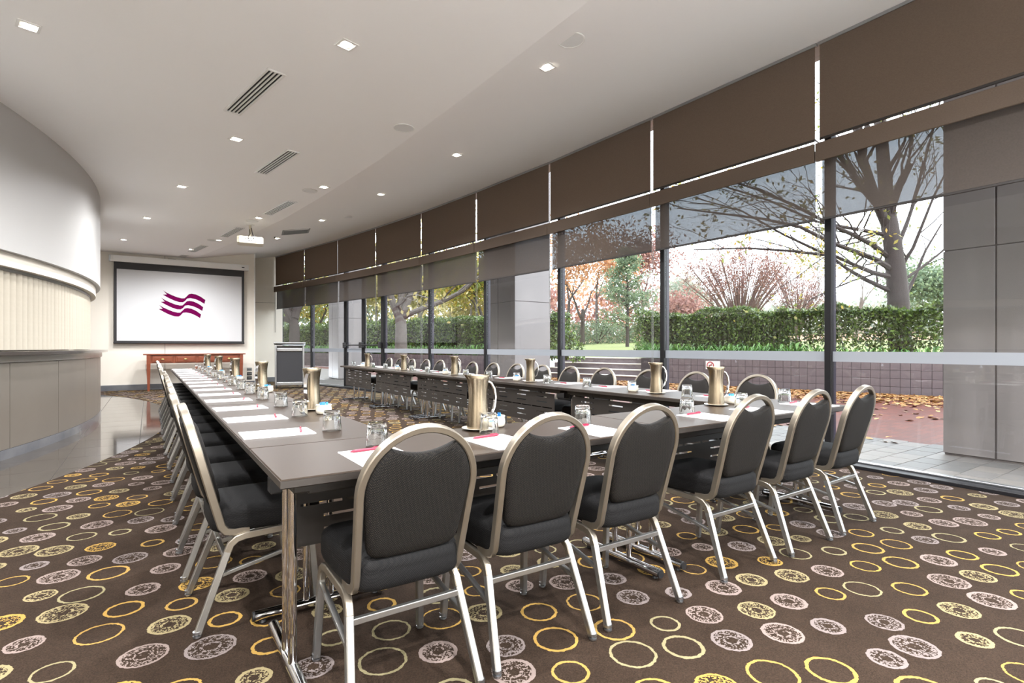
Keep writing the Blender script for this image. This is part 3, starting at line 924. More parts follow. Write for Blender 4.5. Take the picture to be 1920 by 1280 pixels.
for i in range(len(WP) - 1):
    a_, b_ = Vector(WP[i]), Vector(WP[i + 1])
    Lb = (b_ - a_).length
    rz = math.atan2(b_.y - a_.y, b_.x - a_.x)
    # local frame: +x along the wall, -y outwards (to the right of the walking direction)
    g0, g1 = GP[i], GP[i + 1]
    Lg = (g1 - g0).length
    rg = math.atan2(g1.y - g0.y, g1.x - g0.x)
    wn_count += 1
    w = link('door_1' if i == DOOR_BAY else 'window_%d' % wn_count, None, None, (g0.x, g0.y, 0), rg, kind='structure',
             label=('glazed double door with panic bars, dark frame' if i == DOOR_BAY else 'full height dark framed window, ' + BAY[i]))
    # mullion at the near end of the bay
    mu = MB().rbox(-0.032, 0.032, -0.055, 0.005, 0.05, GL_TOP, 0.004).obj('mullion', M['dark_metal'], w)
    MB().rbox(-0.026, 0.026, -0.115, -0.056, 0.05, GL_TOP, 0.004).obj('outer_fin', M['purple_metal'], mu)
    if i == len(WP) - 2:
        MB().rbox(Lg - 0.032, Lg + 0.032, -0.06, 0.01, 0.05, GL_TOP, 0.004).obj('mullion', M['dark_metal'], w)
    MB().rbox(0.0, Lg, -0.10, 0.13, 0.0, 0.035, 0.004).obj('sill', M['dark_metal'], w)
    MB().rbox(0.0, Lg, -0.06, 0.0, 0.036, 0.052, 0.003).obj('sill_track', M['alu'], w)
    MB().rbox(0.033, Lg - 0.033, -0.055, 0.0, 3.04, 3.09, 0.004).obj('transom', M['dark_metal'], w)
    MB().box(0.034, Lg - 0.034, -0.033, -0.027, 3.091, GL_TOP).obj('upper_pane', M['pane'], w)
    if i != DOOR_BAY:
        MB().box(0.034, Lg - 0.034, -0.033, -0.027, 0.053, 3.039).obj('pane', M['pane'], w)
        MB().box(0.034, Lg - 0.034, -0.0262, -0.0255, 0.985, 1.085).obj('frosted_strip', M['film'], w)
    else:
        half = Lg / 2
        for s_, (x0, x1, hinge) in enumerate(((0.04, half - 0.004, 0), (half + 0.004, Lg - 0.04, 1))):
            lf = MB()
            lf.rbox(x0, x0 + 0.075, -0.052, -0.008, 0.055, 3.035, 0.004).rbox(x1 - 0.075, x1, -0.052, -0.008, 0.055, 3.035, 0.004)
            lf.rbox(x0 + 0.075, x1 - 0.075, -0.052, -0.008, 0.055, 0.17, 0.004).rbox(x0 + 0.075, x1 - 0.075, -0.052, -0.008, 2.94, 3.035, 0.004)
            leaf = lf.obj('door_leaf', M['dark_metal'], w)
            MB().box(x0 + 0.076, x1 - 0.076, -0.033, -0.027, 0.171, 2.939).obj('pane', M['pane'], leaf)
            MB().box(x0 + 0.076, x1 - 0.076, -0.0262, -0.0255, 0.985, 1.085).obj('frosted_strip', M['film'], leaf)
            MB().tube([(x0 + 0.03, 0.07, 1.175), (x1 - 0.03, 0.07, 1.175)], 0.014, 10).obj('panic_bar', M['screen_black'], leaf, True)
            for xx in (x0 + 0.035, x1 - 0.035):
                MB().rbox(xx - 0.03, xx + 0.03, -0.007, 0.085, 1.10, 1.25, 0.014).obj('latch_box', M['screen_black'], leaf)
    if i < 2:
        continue
    # upper blind
    ub = thing('upper_roller_blind', 'brown opaque upper roller blind, %s' % BAY[i], 'roller blind', (a_.x, a_.y, 0), rz, 'brown upper roller blinds')
    MB().box(0.022, Lb - 0.022, -0.003, 0.003, Z_UP + 0.02, ZC_HI - 0.03).obj('fabric', M['blind'], ub)
    MB().rbox(0.022, Lb - 0.022, -0.008, 0.008, Z_UP, Z_UP + 0.022, 0.003).obj('bottom_rail', M['blind_rail'], ub)
    MB().rbox(0.005, Lb - 0.005, -0.02, 0.012, ZC_HI - 0.032, ZC_HI - 0.002, 0.003).obj('head_rail', M['alu'], ub)
    # lower blind with its pelmet
    lb = thing('lower_roller_blind', 'brown pelmet with a see-through lower roller blind, %s' % BAY[i], 'roller blind', (a_.x, a_.y, 0), rz, 'see-through lower roller blinds')
    MB().rbox(0.006, Lb - 0.006, 0.03, 0.055, Z_PB, Z_PT, 0.004).obj('pelmet', M['blind'], lb)
    MB().rbox(0.02, Lb - 0.02, -0.05, 0.029, Z_PB + 0.05, Z_PB + 0.12, 0.01).obj('roller', M['blind_rail'], lb)
    MB().add([(0.03, -0.03, Z_SH), (Lb - 0.03, -0.03, Z_SH), (Lb - 0.03, -0.03, Z_PB + 0.06), (0.03, -0.03, Z_PB + 0.06)], [(0, 1, 2, 3)]).obj('mesh_fabric', M['sheer'], lb)
    MB().rbox(0.03, Lb - 0.03, -0.038, -0.022, Z_SH - 0.022, Z_SH, 0.004).obj('bottom_rail', M['blind_rail'], lb)
    chz = 0.75 if i in (4, 7) else 1.6
    MB().tube([(Lb - 0.01, -0.012, 3.05), (Lb - 0.01, -0.012, chz)], 0.003, 5).tube([(Lb - 0.01, 0.012, 3.05), (Lb - 0.01, 0.012, chz)], 0.003, 5).obj('pull_chain', M['grille'], lb)
    if i in (4, 7):
        MB().rbox(Lb - 0.03, Lb + 0.01, -0.022, 0.022, chz - 0.04, chz + 0.01, 0.006).obj('chain_weight', M['grille'], lb)

# ------------------------------------------------------------------ banquet chair
def chair_proto():
    t = thing('banquet_chair', 'black padded banquet chair', 'chair')
    def lean(z):
        return -0.165 - (z - 0.45) * 0.265
    # back frame: one bent tube, arch on top, both ends bent forward under the seat
    half_ = [(0.174, -0.05, 0.378), (0.174, -0.105, 0.372), (0.174, -0.135, 0.380), (0.1745, -0.152, 0.402)]
    for z in (0.47, 0.54, 0.62):
        half_.append((0.175 + (z - 0.42) * 0.045, lean(z), z))
    zc, rx, rz_ = 0.688, 0.187, 0.190
    for k in range(0, 13):
        an = PI / 2 * k / 12
        z = zc + rz_ * math.sin(an)
        half_.append((rx * math.cos(an), lean(z), z))
    path = half_ + [(-x, y, z) for x, y, z in reversed(half_[:-1])]
    prof = [(0.0155, -0.008), (0.0155, 0.008), (0.012, 0.0115), (-0.012, 0.0115), (-0.0155, 0.008), (-0.0155, -0.008), (-0.012, -0.0115), (0.012, -0.0115)]
    # profile axis a kept near the chair's depth direction
    MB().tube(path, 1, prof=prof, up=(0, 0, 1)).obj('back_frame', M['chair_metal'], t, True)
    # back pad
    zt = 0.688
    out = []
    irx, irz = 0.175, 0.178
    a_end = math.acos(0.108 / irx)
    right = []
    right += [(0.0, 0.470), (0.09, 0.472), (0.126, 0.478), (0.144, 0.492), (0.153, 0.515), (0.164, 0.59)]
    for k in range(0, 8):
        an = a_end * k / 7
        right.append((irx * math.cos(an), zt + irz * math.sin(an)))
    scoop = [(0.108 * math.cos(s_ * PI / 2 / 6), 0) for s_ in range(7)]
    ztip = zt + irz * math.sin(a_end)
    for s_ in range(1, 6):
        q = 1 - s_ / 6
        right.append((0.108 * q, 0.803 + (ztip - 0.803) * q ** 2.0))
    right.append((0.0, 0.803))
    loop_ = right + [(-x, z) for x, z in reversed(right[1:-1])]
    cxz = (0.0, 0.66)
    def pl(s_, off):
        r_ = []
        for x, z in loop_:
            xx, zz = cxz[0] + (x - cxz[0]) * s_, cxz[1] + (z - cxz[1]) * s_
            r_.append((xx, lean(zz) + off, zz))
        return r_
    pad = MB()
    LL = [pl(0.02, -0.026), pl(0.5, -0.0255), pl(0.80, -0.024), pl(0.93, -0.021), pl(0.98, -0.014), pl(1.0, -0.004), pl(1.0, 0.006),
          pl(0.98, 0.018), pl(0.93, 0.026), pl(0.80, 0.031), pl(0.5, 0.034), pl(0.02, 0.035)]
    pad.loops(LL)
    pad.obj('backrest', M['pad'], t, True)
    # seat cushion
    def ring(wx_, y0, y1, z, sc_):
        r_ = []
        n = 40
        cy_ = (y0 + y1) / 2
        for j in range(n):
            an = 2 * PI * j / n
            c, s_ = math.cos(an), math.sin(an)
            e_ = 0.34
            px = math.copysign(abs(c) ** e_, c) * wx_
            py = math.copysign(abs(s_) ** e_, s_) * (y1 - y0) / 2
            tap = 1.0 + 0.035 * (py / ((y1 - y0) / 2))
            r_.append((px * sc_ * tap, cy_ + py * sc_, z))
        return r_
    st = MB()
    W_, Y0, Y1 = 0.192, -0.190, 0.245
    st.loops([ring(W_, Y0, Y1, 0.372, 0.93), ring(W_, Y0, Y1, 0.379, 0.975), ring(W_, Y0, Y1, 0.395, 1.0), ring(W_, Y0, Y1, 0.425, 1.005), ring(W_, Y0, Y1, 0.432, 0.998), ring(W_, Y0, Y1, 0.440, 1.004),
              ring(W_, Y0, Y1, 0.455, 0.995), ring(W_, Y0, Y1, 0.468, 0.965), ring(W_, Y0, Y1, 0.477, 0.91), ring(W_, Y0, Y1, 0.484, 0.76), ring(W_, Y0, Y1, 0.488, 0.45), ring(W_, Y0, Y1, 0.489, 0.02)])
    st.obj('seat', M['seat_pad'], t, True)
    sqp = [(0.0135, -0.0095), (0.0135, 0.0095), (0.0105, 0.0125), (-0.0105, 0.0125), (-0.0135, 0.0095), (-0.0135, -0.0095), (-0.0105, -0.0125), (0.0105, -0.0125)]
    for sx in (-1, 1):
        rear = MB().tube([(sx * 0.214, -0.238, 0.014), (sx * 0.188, -0.132, 0.300)], 1, prof=sqp, up=(0, 1, 0)).obj('leg', M['leg_metal'], t, True)
        front = MB().tube([(sx * 0.200, 0.215, 0.014), (sx * 0.188, 0.192, 0.300)], 1, prof=sqp, up=(0, 1, 0)).obj('leg', M['leg_metal'], t, True)
        rail = [(sx * 0.188, -0.132, 0.300), (sx * 0.1865, -0.120, 0.328), (sx * 0.185, -0.098, 0.346), (sx * 0.184, -0.065, 0.353), (sx * 0.184, 0.12, 0.358), (sx * 0.185, 0.158, 0.353), (sx * 0.1865, 0.182, 0.336), (sx * 0.188, 0.192, 0.300)]
        MB().tube(rail, 1, prof=sqp, up=(0, 1, 0)).obj('seat_rail', M['chair_metal'], t, True)
        for leg, px, py in ((rear, sx * 0.2145, -0.2395), (front, sx * 0.2003, 0.2155)):
            MB().lathe([(0.011, 0.0), (0.015, 0.003), (0.015, 0.009), (0.008, 0.011), (0.008, 0.014), (0.0155, 0.016), (0.0155, 0.026)], 12, px, py).obj('glide', M['alu'], leg, True)
        MB().tube([(sx * 0.1885, 0.192, 0.285), (sx * 0.196, -0.160, 0.215)], 1, prof=[(a_ * 0.55, b_ * 0.75) for a_, b_ in sqp], up=(0, 0, 1)).obj('side_stretcher', M['leg_metal'], t, True)
    MB().tube([(-0.190, -0.140, 0.283), (0.190, -0.140, 0.283)], 1, prof=[(a_ * 0.75, b_ * 0.75) for a_, b_ in sqp], up=(0, 0, 1)).obj('rear_stretcher', M['leg_metal'], t, True)
    MB().tube([(-0.184, 0.05, 0.356), (0.184, 0.05, 0.356)], 1, prof=[(a_ * 0.7, b_ * 0.8) for a_, b_ in sqp], up=(0, 0, 1)).obj('seat_crossbar', M['leg_metal'], t, True)
    return t

chair = chair_proto()
cu = []
FZ = 0.006
# places along each run
FRONT_X = [0.70, 1.20, 1.73, 2.49, 3.05, 3.64]
RUN_Y = [2.60 + 0.6 * k for k in range(15)]
rj = random.Random(3)
for k, x in enumerate(FRONT_X):
    who = ['leftmost', 'second', 'third', 'fourth', 'fifth', 'rightmost'][k]
    put(chair, cu, (x + rj.uniform(-.008, .008), 1.765 + rj.uniform(-.015, .01), FZ), rj.uniform(-0.03, 0.03),
        '%s of the six black padded chairs along the front table%s' % (who, '' if k in (0, 5) else ', counted from the left'), 'chairs along the front table')
for k, y in enumerate(RUN_Y):
    put(chair, cu, (0.39 + rj.uniform(-.015, .015), y + rj.uniform(-.015, .015), FZ), -PI / 2 + rj.uniform(-0.04, 0.04),
        'black padded chair, %s from the viewer, on the bar side of the left tables' % ORD[k], 'chairs along the left tables')
for k, y in enumerate(RUN_Y):
    put(chair, cu, (4.02 + rj.uniform(-.02, .03), y + rj.uniform(-.02, .02), FZ), PI / 2 + rj.uniform(-0.05, 0.05),
        'black padded chair, %s from the viewer, on the window side of the right tables' % ORD[k], 'chairs along the right tables')

# ------------------------------------------------------------------ folding conference table
TZ = 0.735 - FZ
def table_proto():
    t = thing('conference_table', 'dark conference table', 'table')
    L2, W2 = 0.898, 0.2985
    # top with a chamfered edge band
    def lp(i, z):
        return [(-L2 + i, -W2 + i, z), (L2 - i, -W2 + i, z), (L2 - i, W2 - i, z), (-L2 + i, W2 - i, z)]
    tp_ = MB().loops([lp(0.001, TZ - 0.004), lp(0.004, TZ)]).obj('table_top', M['tabletop'], t)
    MB().loops([lp(0.004, TZ - 0.030), lp(0.0, TZ - 0.026), lp(0.0, TZ - 0.0045)]).obj('edge_band', M['table_edge'], t)
    for sy in (-1, 1):
        MB().rbox(-0.80, 0.80, sy * 0.20 - 0.02, sy * 0.20 + 0.02, TZ - 0.075, TZ - 0.031, 0.004).obj('under_rail', M['panel_dark'], t)
    for sx in (-1, 1):
        lx = sx * 0.815
        MB().rbox(lx - 0.03, lx + 0.03, -0.22, 0.22, TZ - 0.068, TZ - 0.0312, 0.004).obj('leg_bracket', M['panel_dark'], t)
        MB().rbox(lx - 0.05, lx + 0.045, 0.055, 0.11, TZ - 0.13, TZ - 0.069, 0.006).obj('hinge_block', M['black'], t)
        lg = MB().tube([(lx, -0.065, 0.05), (lx, -0.065, TZ - 0.06)], 0.0145, 14).obj('leg', M['chrome'], t, True)
        lg = MB().tube([(lx, 0.035, 0.05), (lx, 0.035, TZ - 0.06)], 0.0145, 14).obj('leg', M['chrome'], t, True)
        ft = MB().tube([(lx, -0.265, 0.032), (lx, 0.265, 0.032)], 0.021, 16).obj('foot_tube', M['chrome'], t, True)
        for sy in (-1, 1):
            MB().tube([(lx, sy * 0.264, 0.032), (lx, sy * 0.274, 0.032)], 0.0195, 16).obj('end_cap', M['black'], ft, True)
            MB().lathe([(0.012, 0.0), (0.014, 0.004), (0.010, 0.013)], 10, lx, sy * 0.235).obj('glide', M['black'], ft, True)
    # slotted modesty panel
    pl_ = MB()
    X0, X1 = -0.765, 0.765
    ztop, zbot = TZ - 0.085, TZ - 0.395
    y0, y1 = 0.222, 0.2255
    rows = [0.13, 0.30, 0.475, 0.64, 0.815]
    sh = 0.0055
    zs = [ztop]
    for r_ in rows:
        zc_ = ztop + (zbot - ztop) * r_
        zs += [zc_ + sh, zc_ - sh]
    zs.append(zbot)
    for k in range(0, len(zs), 2):
        pl_.box(X0, X1, y0, y1, zs[k + 1], zs[k])
    for ri, r_ in enumerate(rows):
        zc_ = ztop + (zbot - ztop) * r_
        if ri == 2:
            cuts = [X0 + 0.04 + 0.1835 * q for q in range(8)]
            w_ = 0.165
        else:
            cuts = [X0 + 0.13 + 0.365 * q for q in range(4)]
            w_ = 0.17
        x = X0
        for c in cuts:
            pl_.box(x, c, y0, y1, zc_ - sh, zc_ + sh)
            x = c + w_
        pl_.box(x, X1, y0, y1, zc_ - sh, zc_ + sh)
    pl_.obj('modesty_panel', M['panel_dark'], t)
    for x in (-0.5, 0.5):
        MB().rbox(x - 0.02, x + 0.02, 0.195, 0.2218, TZ - 0.12, TZ - 0.031, 0.003).obj('panel_hanger', M['black'], t)
    return t
table = table_proto()
tu = []
put(table, tu, (1.22, 1.99, FZ), 0, 'dark wood-look table at the front left, forming the near corner', 'conference tables')
put(table, tu, (3.02, 1.99, FZ), 0, 'dark wood-look table at the front right, nearest to the windows', 'conference tables')
for k in range(5):
    y = 3.19 + 1.8 * k
    which = ['first', 'second', 'third', 'fourth', 'last'][k]
    put(table, tu, (0.62, y, FZ), -PI / 2, '%s dark table from the viewer in the left run beside the bar' % which, 'conference tables')
    put(table, tu, (3.62, y, FZ), PI / 2, '%s dark table from the viewer in the right run beside the windows' % which, 'conference tables')

# ------------------------------------------------------------------ table settings
TT = 0.735 + 0.0005
def notepad_proto():
    t = thing('notepad', 'pad', 'notepad')
    MB().box(-0.105, 0.105, -0.148, 0.148, 0, 0.004).obj('sheets', M['paper'], t)
    m = MB()
    for i, (x0, x1, z) in enumerate([(-0.09, 0.0, -0.128), (-0.09, -0.03, -0.134)]):
        m.add([(x0, z, 0.0043), (x1, z, 0.0043), (x1, z + 0.003, 0.0043), (x0, z + 0.003, 0.0043)], [(0, 1, 2, 3)])
    m.obj('printed_lines', M['print'], t)
    return t
def pen_proto():
    t = thing('pen', 'pen', 'pen')
    MB().tube([(-0.062, 0, 0.0055), (0.055, 0, 0.0055)], 0.0055, 10).obj('barrel', M['pen'], t, True)
    MB().tube([(0.055, 0, 0.0055), (0.064, 0, 0.0052), (0.072, 0, 0.0045)], 0, 10, radii=[0.0053, 0.0038, 0.0008]).obj('tip', M['pen'], t, True)
    MB().tube([(-0.062, 0, 0.0055), (-0.070, 0, 0.0055)], 0.003, 8).obj('button', M['pen'], t, True)
    MB().rbox(-0.06, -0.022, -0.002, 0.002, 0.0108, 0.0135, 0.0008).obj('clip', M['pen'], t)
    return t
def tumbler_proto():
    t = thing('tumbler', 'glass', 'glass')
    n = 40
    def rg(r_, z, amp):
        return [(r_ * (1 + amp * math.cos(10 * 2 * PI * j / n)) * math.cos(2 * PI * j / n), r_ * (1 + amp * math.cos(10 * 2 * PI * j / n)) * math.sin(2 * PI * j / n), z) for j in range(n)]
    # standing upside down: mouth on the table, thick base on top
    L_ = [rg(0.0405, 0.0, 0.0), rg(0.0435, 0.001, 0.0), rg(0.0435, 0.010, 0.0), rg(0.0425, 0.022, 0.02), rg(0.040, 0.05, 0.032), rg(0.0375, 0.078, 0.03), rg(0.0365, 0.090, 0.01), rg(0.034, 0.094, 0), rg(0.010, 0.0935, 0), rg(0.001, 0.0935, 0),
          ]
    inner = [rg(0.001, 0.080, 0), rg(0.010, 0.0795, 0), rg(0.028, 0.077, 0), rg(0.0325, 0.068, 0.012), rg(0.0355, 0.045, 0.018), rg(0.038, 0.022, 0.01), rg(0.0402, 0.008, 0), rg(0.0405, 0.0, 0)]
    m = MB()
    m.loops(L_, cap=False)
    m.loops(inner, cap=False)
    m.f.append(tuple(range((len(L_) - 1) * n, len(L_) * n)))
    k0 = len(L_) * n
    m.f.append(tuple(range(k0 + n - 1, k0 - 1, -1)))
    m.obj('glass_body', M['glass'], t, True)
    return t
def pitcher_proto():
    t = thing('water_pitcher', 'pitcher', 'pitcher')
    n = 32
    def rg(r_, z, spout=0.0, lip=0.0):
        out_ = []
        for j in range(n):
            an = 2 * PI * j / n
            g = math.exp(-((min(an, 2 * PI - an)) / 0.35) ** 2)
            q = r_ + spout * g
            out_.append((q * math.cos(an), q * math.sin(an), z + lip * g))
        return out_
    prof = [(0.050, 0.0), (0.0535, 0.003), (0.0530, 0.02), (0.0490, 0.07), (0.0455, 0.12), (0.0445, 0.15), (0.0465, 0.19), (0.0520, 0.23)]
    L_ = [rg(0.001, 0.0)] + [rg(r_, z) for r_, z in prof] + [rg(0.0565, 0.250, 0.014, 0.004), rg(0.0555, 0.2525, 0.014, 0.004), rg(0.0545, 0.250, 0.013, 0.004),
          rg(0.050, 0.23), rg(0.0445, 0.19), rg(0.0425, 0.15), rg(0.043, 0.12), rg(0.047, 0.07), rg(0.05, 0.02), rg(0.001, 0.018)]
    MB().loops(L_, cap=False).obj('body', M['steel'], t, True)
    hp = [(-0.050, 0, 0.222), (-0.066, 0, 0.214), (-0.083, 0, 0.185), (-0.089, 0, 0.145), (-0.084, 0, 0.10), (-0.070, 0, 0.065), (-0.050, 0, 0.048)]
    MB().tube(hp, 1, prof=[(0.0035, -0.010), (0.0035, 0.010), (-0.0035, 0.010), (-0.0035, -0.010)], up=(1, 0, 0)).obj('handle', M['chrome'], t, True)
    MB().tube([(0.043, 0, 0.243), (0.020, 0, 0.243), (-0.04, 0, 0.246)], 0.002, 5).obj('ice_guard', M['steel'], t, True)
    return t
def saucer_proto():
    t = thing('saucer', 'saucer', 'saucer')
    MB().lathe([(0.001, 0.0), (0.045, 0.0), (0.050, 0.004), (0.076, 0.009), (0.077, 0.011), (0.074, 0.0115), (0.052, 0.0075), (0.001, 0.007)], 40).obj('dish', M['porcelain'], t, True)
    return t
def bowl_proto():
    t = thing('sugar_bowl', 'bowl', 'bowl')
    MB().lathe([(0.001, 0.0), (0.036, 0.0), (0.043, 0.006), (0.046, 0.025), (0.043, 0.046), (0.0455, 0.052), (0.044, 0.0545), (0.040, 0.052), (0.0405, 0.045), (0.043, 0.025), (0.038, 0.008), (0.001, 0.006)], 36).obj('cup', M['porcelain'], t, True)
    return t
def sachet_proto():
    t = thing('sweetener_sachet', 'sachet', 'sachet')
    MB().loops([[(-0.013, -0.001, 0), (0.013, -0.001, 0), (0.013, 0.001, 0), (-0.013, 0.001, 0)], [(-0.011, -0.003, 0.03), (0.011, -0.003, 0.03), (0.011, 0.003, 0.03), (-0.011, 0.003, 0.03)],
                [(-0.010, -0.001, 0.061), (0.010, -0.001, 0.061), (0.010, 0.001, 0.061), (-0.010, 0.001, 0.061)]]).obj('packet', M['sachet'], t)
    return t
pad_p, pen_p, tum_p, pit_p, sau_p, bow_p, sac_p = notepad_proto(), pen_proto(), tumbler_proto(), pitcher_proto(), saucer_proto(), bowl_proto(), sachet_proto()
pu, nu, gu, iu, su, bu, xu = [], [], [], [], [], [], []
rs = random.Random(11)
FP = [(0.685, 1.856), (1.205, 1.858), (1.735, 1.856), (2.61, 1.856), (3.12, 1.86), (3.70, 1.86)]
FG = [(0.75, 2.055), (1.275, 2.06), (1.84, 2.06), (2.62, 2.02), (3.20, 2.04), (3.76, 2.06)]
names6 = ['leftmost', 'second', 'third', 'fourth', 'fifth', 'rightmost']
for k in range(6):
    x, y = FP[k]
    nm = names6[k] + ('' if k in (0, 5) else ' from the left')
    put(pad_p, pu, (x, y, TT), rs.uniform(-.02, .02), 'white notepad at the front table place, ' + nm, 'notepads')
    put(pen_p, nu, (x - 0.005, y + 0.105, TT + 0.0043), PI + 0.10 + rs.uniform(-.06, .06), 'magenta pen on the front table notepad, ' + nm, 'magenta pens')
    gx, gy = FG[k]
    put(tum_p, gu, (gx, gy, TT), rs.uniform(0, 1), 'upturned ribbed glass on the front table, ' + nm, 'upturned tumblers')
for k, y in enumerate(RUN_Y):
    put(pad_p, pu, (0.482 + rs.uniform(-.004, .004), y + 0.01 + rs.uniform(-.012, .012), TT), -PI / 2 + rs.uniform(-.03, .03), 'white notepad on the left tables, %s from the viewer' % ORD[k], 'notepads')
    put(pen_p, nu, (0.585, y + 0.01, TT + 0.0043), -PI / 2 - 0.12 + rs.uniform(-.08, .08), 'magenta pen on the left tables, %s from the viewer' % ORD[k], 'magenta pens')
    put(tum_p, gu, (0.715 + rs.uniform(-.01, .01), y - 0.02 + rs.uniform(-.015, .015), TT), rs.uniform(0, 1), 'upturned ribbed glass on the left tables, %s from the viewer' % ORD[k], 'upturned tumblers')
    put(pad_p, pu, (3.758, y + rs.uniform(-.012, .012), TT), PI / 2 + rs.uniform(-.03, .03), 'white notepad on the right tables, %s from the viewer' % ORD[k], 'notepads')
    put(pen_p, nu, (3.655, y, TT + 0.0043), PI / 2 - 0.08 + rs.uniform(-.08, .08), 'magenta pen on the right tables, %s from the viewer' % ORD[k], 'magenta pens')
    put(tum_p, gu, (3.545 + rs.uniform(-.01, .01), y + 0.12 + rs.uniform(-.015, .015), TT), rs.uniform(0, 1), 'upturned ribbed glass on the right tables, %s from the viewer' % ORD[k], 'upturned tumblers')
PIT = [(1.30, 2.20, 2.95, 'at the front left table', 1), (3.16, 2.20, 2.7, 'at the front right table', 1)]
five = ['nearest to the viewer', 'second from the viewer', 'third from the viewer', 'fourth from the viewer', 'farthest from the viewer']
for k in range(5):
    PIT.append((0.845, 3.47 + 1.8 * k, 0.9, 'on the left tables, ' + five[k], 0))
for k in range(5):
    PIT.append((3.55, 3.05 + 1.8 * k, 2.6, 'on the right tables, ' + five[k], 1))
for i, (x, y, r_, nm, sau) in enumerate(PIT):
    put(sau_p, su, (x, y, TT), 0, 'cream saucer under the steel pitcher ' + nm, 'saucers under the pitchers')
    put(pit_p, iu, (x, y, TT + 0.0078), r_, 'brushed steel water pitcher ' + nm, 'steel water pitchers')
    if i == 0:
        bx, by = 1.425, 2.235
    elif i == 1:
        bx, by = 3.36, 2.22
    elif x < 2:
        bx, by = x + 0.01, y - 0.235
    else:
        bx, by = x - 0.02, y + 0.24
    put(bow_p, bu, (bx, by, TT), 0, 'cream sugar bowl beside the pitcher ' + nm, 'sugar bowls')
    for q in range(3):
        o = put(sac_p, xu, (bx + 0.018 * (q - 1), by + 0.008 * ((q * 2) % 3 - 1), TT + 0.0065), q * 0.9 + i, 'blue sachet in the sugar bowl ' + nm, 'blue sachets in bowl ' + nm)

# ------------------------------------------------------------------ outside: terrace
struct('terrace_slab', MB().box(5.2, 7.62, -8, 34, -0.10, -0.022), M['paver_far'], 'light grey paved terrace outside the windows')
slab = bpy.data.objects['terrace_slab']
pav_me = MB().rbox(-0.1475, 0.1475, -0.1125, 0.1125, -0.021, 0.0, 0.004).mesh('paver', M['paver'])
pav_v = [MB().rbox(-0.1475, 0.1475, -0.1125, 0.1125, -0.021, 0.0, 0.004).mesh('paver', mat('paver_tone_%d' % q, srgb(*c1), 0.5, col2=srgb(*c2), scale=3, detail=8)) for q, (c1, c2) in
         enumerate([((112, 107, 103), (90, 86, 84)), ((101, 98, 95), (85, 82, 80)), ((118, 111, 105), (96, 91, 87)), ((95, 92, 90), (79, 77, 75))])]
rp = random.Random(5)
for j in range(-2, 26):
    yy = 0.2 + 0.23 * j
    off = 0.15 if j % 2 else 0.0
    for i in range(7):
        xx = wx(max(-5, min(18, yy))) + 0.31 + 0.147 + i * 0.30 - off * 0.0 + (off if i else 0) * 0.0
        xx = 5.80 + i * 0.30 + off * 0.6
        if xx + 0.15 > 7.70:
            continue
        if xx - 0.15 < wx(max(-5, min(18, yy))) + GLASS + 0.09:
            continue
        link('paver', pav_v[rp.randrange(4)], slab, (xx, yy, -0.001 + rp.uniform(-.001, .001)))
WALL0, WALL1 = Vector((15.35, 3.4)), Vector((8.0, 34.5))
wd = (WALL1 - WALL0).normalized()
wnorm = Vector((wd.y, -wd.x))            # away from the building
brk = MB()
brk.add([(7.62, -8, -0.024), (18, -8, -0.024), (15.35, 3.4, -0.024), (15.35 + wd.x * 46, 3.4 + wd.y * 46, -0.024), (0.2, 48.2, -0.024), (0.2, 34, -0.024), (7.62, 34, -0.024)], [(0, 1, 2, 3, 6), (3, 4, 5, 6)])
struct('brick_terrace', brk, M['brick_paving'], 'wet red brick paving scattered with leaves')

# pillars
def pillar(name, x0, x1, y0, y1, label):
    t = link(name, None, None, (x0, y0, 0), 0, kind='structure', label=label)
    w, dpt = x1 - x0, y1 - y0
    MB().box(0.012, w - 0.012, 0.012, dpt - 0.012, 0, 8.6).obj('core', M['clad_joint'], t)
    zs = [(0.02, 2.13), (2.142, 2.885), (2.897, 3.6), (3.612, 5.3), (5.312, 7.0), (7.012, 8.6)]
    ysplit = [(0.0, dpt * 0.60), (dpt * 0.60 + 0.014, dpt)]
    for z0, z1 in zs:
        for a_, b_ in ysplit:
            MB().rbox(0, 0.012, a_, b_ - 0.002, z0, z1, 0.002).obj('cladding_panel', M['clad'], t)
            MB().rbox(w - 0.012, w, a_, b_ - 0.002, z0, z1, 0.002).obj('cladding_panel', M['clad'], t)
        MB().rbox(0.013, w - 0.013, 0, 0.012, z0, z1, 0.002).obj('cladding_panel', M['clad'], t)
        MB().rbox(0.013, w - 0.013, dpt - 0.012, dpt, z0, z1, 0.002).obj('cladding_panel', M['clad'], t)
    return t
pillar('pillar_right', 6.93, 7.95, 1.02, 2.10, 'large grey clad pillar outside the rightmost window')
pillar('pillar_middle', 6.62, 7.60, 9.62, 10.76, 'grey clad pillar outside the middle windows')
pillar('pillar_left', 5.45, 6.45, 18.75, 19.95, 'grey clad pillar outside the glazed doors')
up = MB()
for i in range(len(WP) - 1):
    a_, b_ = GP[i], GP[i + 1]
    up.loops([[(a_.x - 0.3, a_.y, 4.07), (a_.x + 0.06, a_.y, 4.07), (a_.x + 0.06, a_.y, 8.6), (a_.x - 0.3, a_.y, 8.6)],
              [(b_.x - 0.3, b_.y, 4.07), (b_.x + 0.06, b_.y, 4.07), (b_.x + 0.06, b_.y, 8.6), (b_.x - 0.3, b_.y, 8.6)]])
struct('shade_wall_upper', up, M['clad'], 'unseen grey upper wall above the windows, added to shade the pillars')  # added out of view so the window sides of the pillars darken
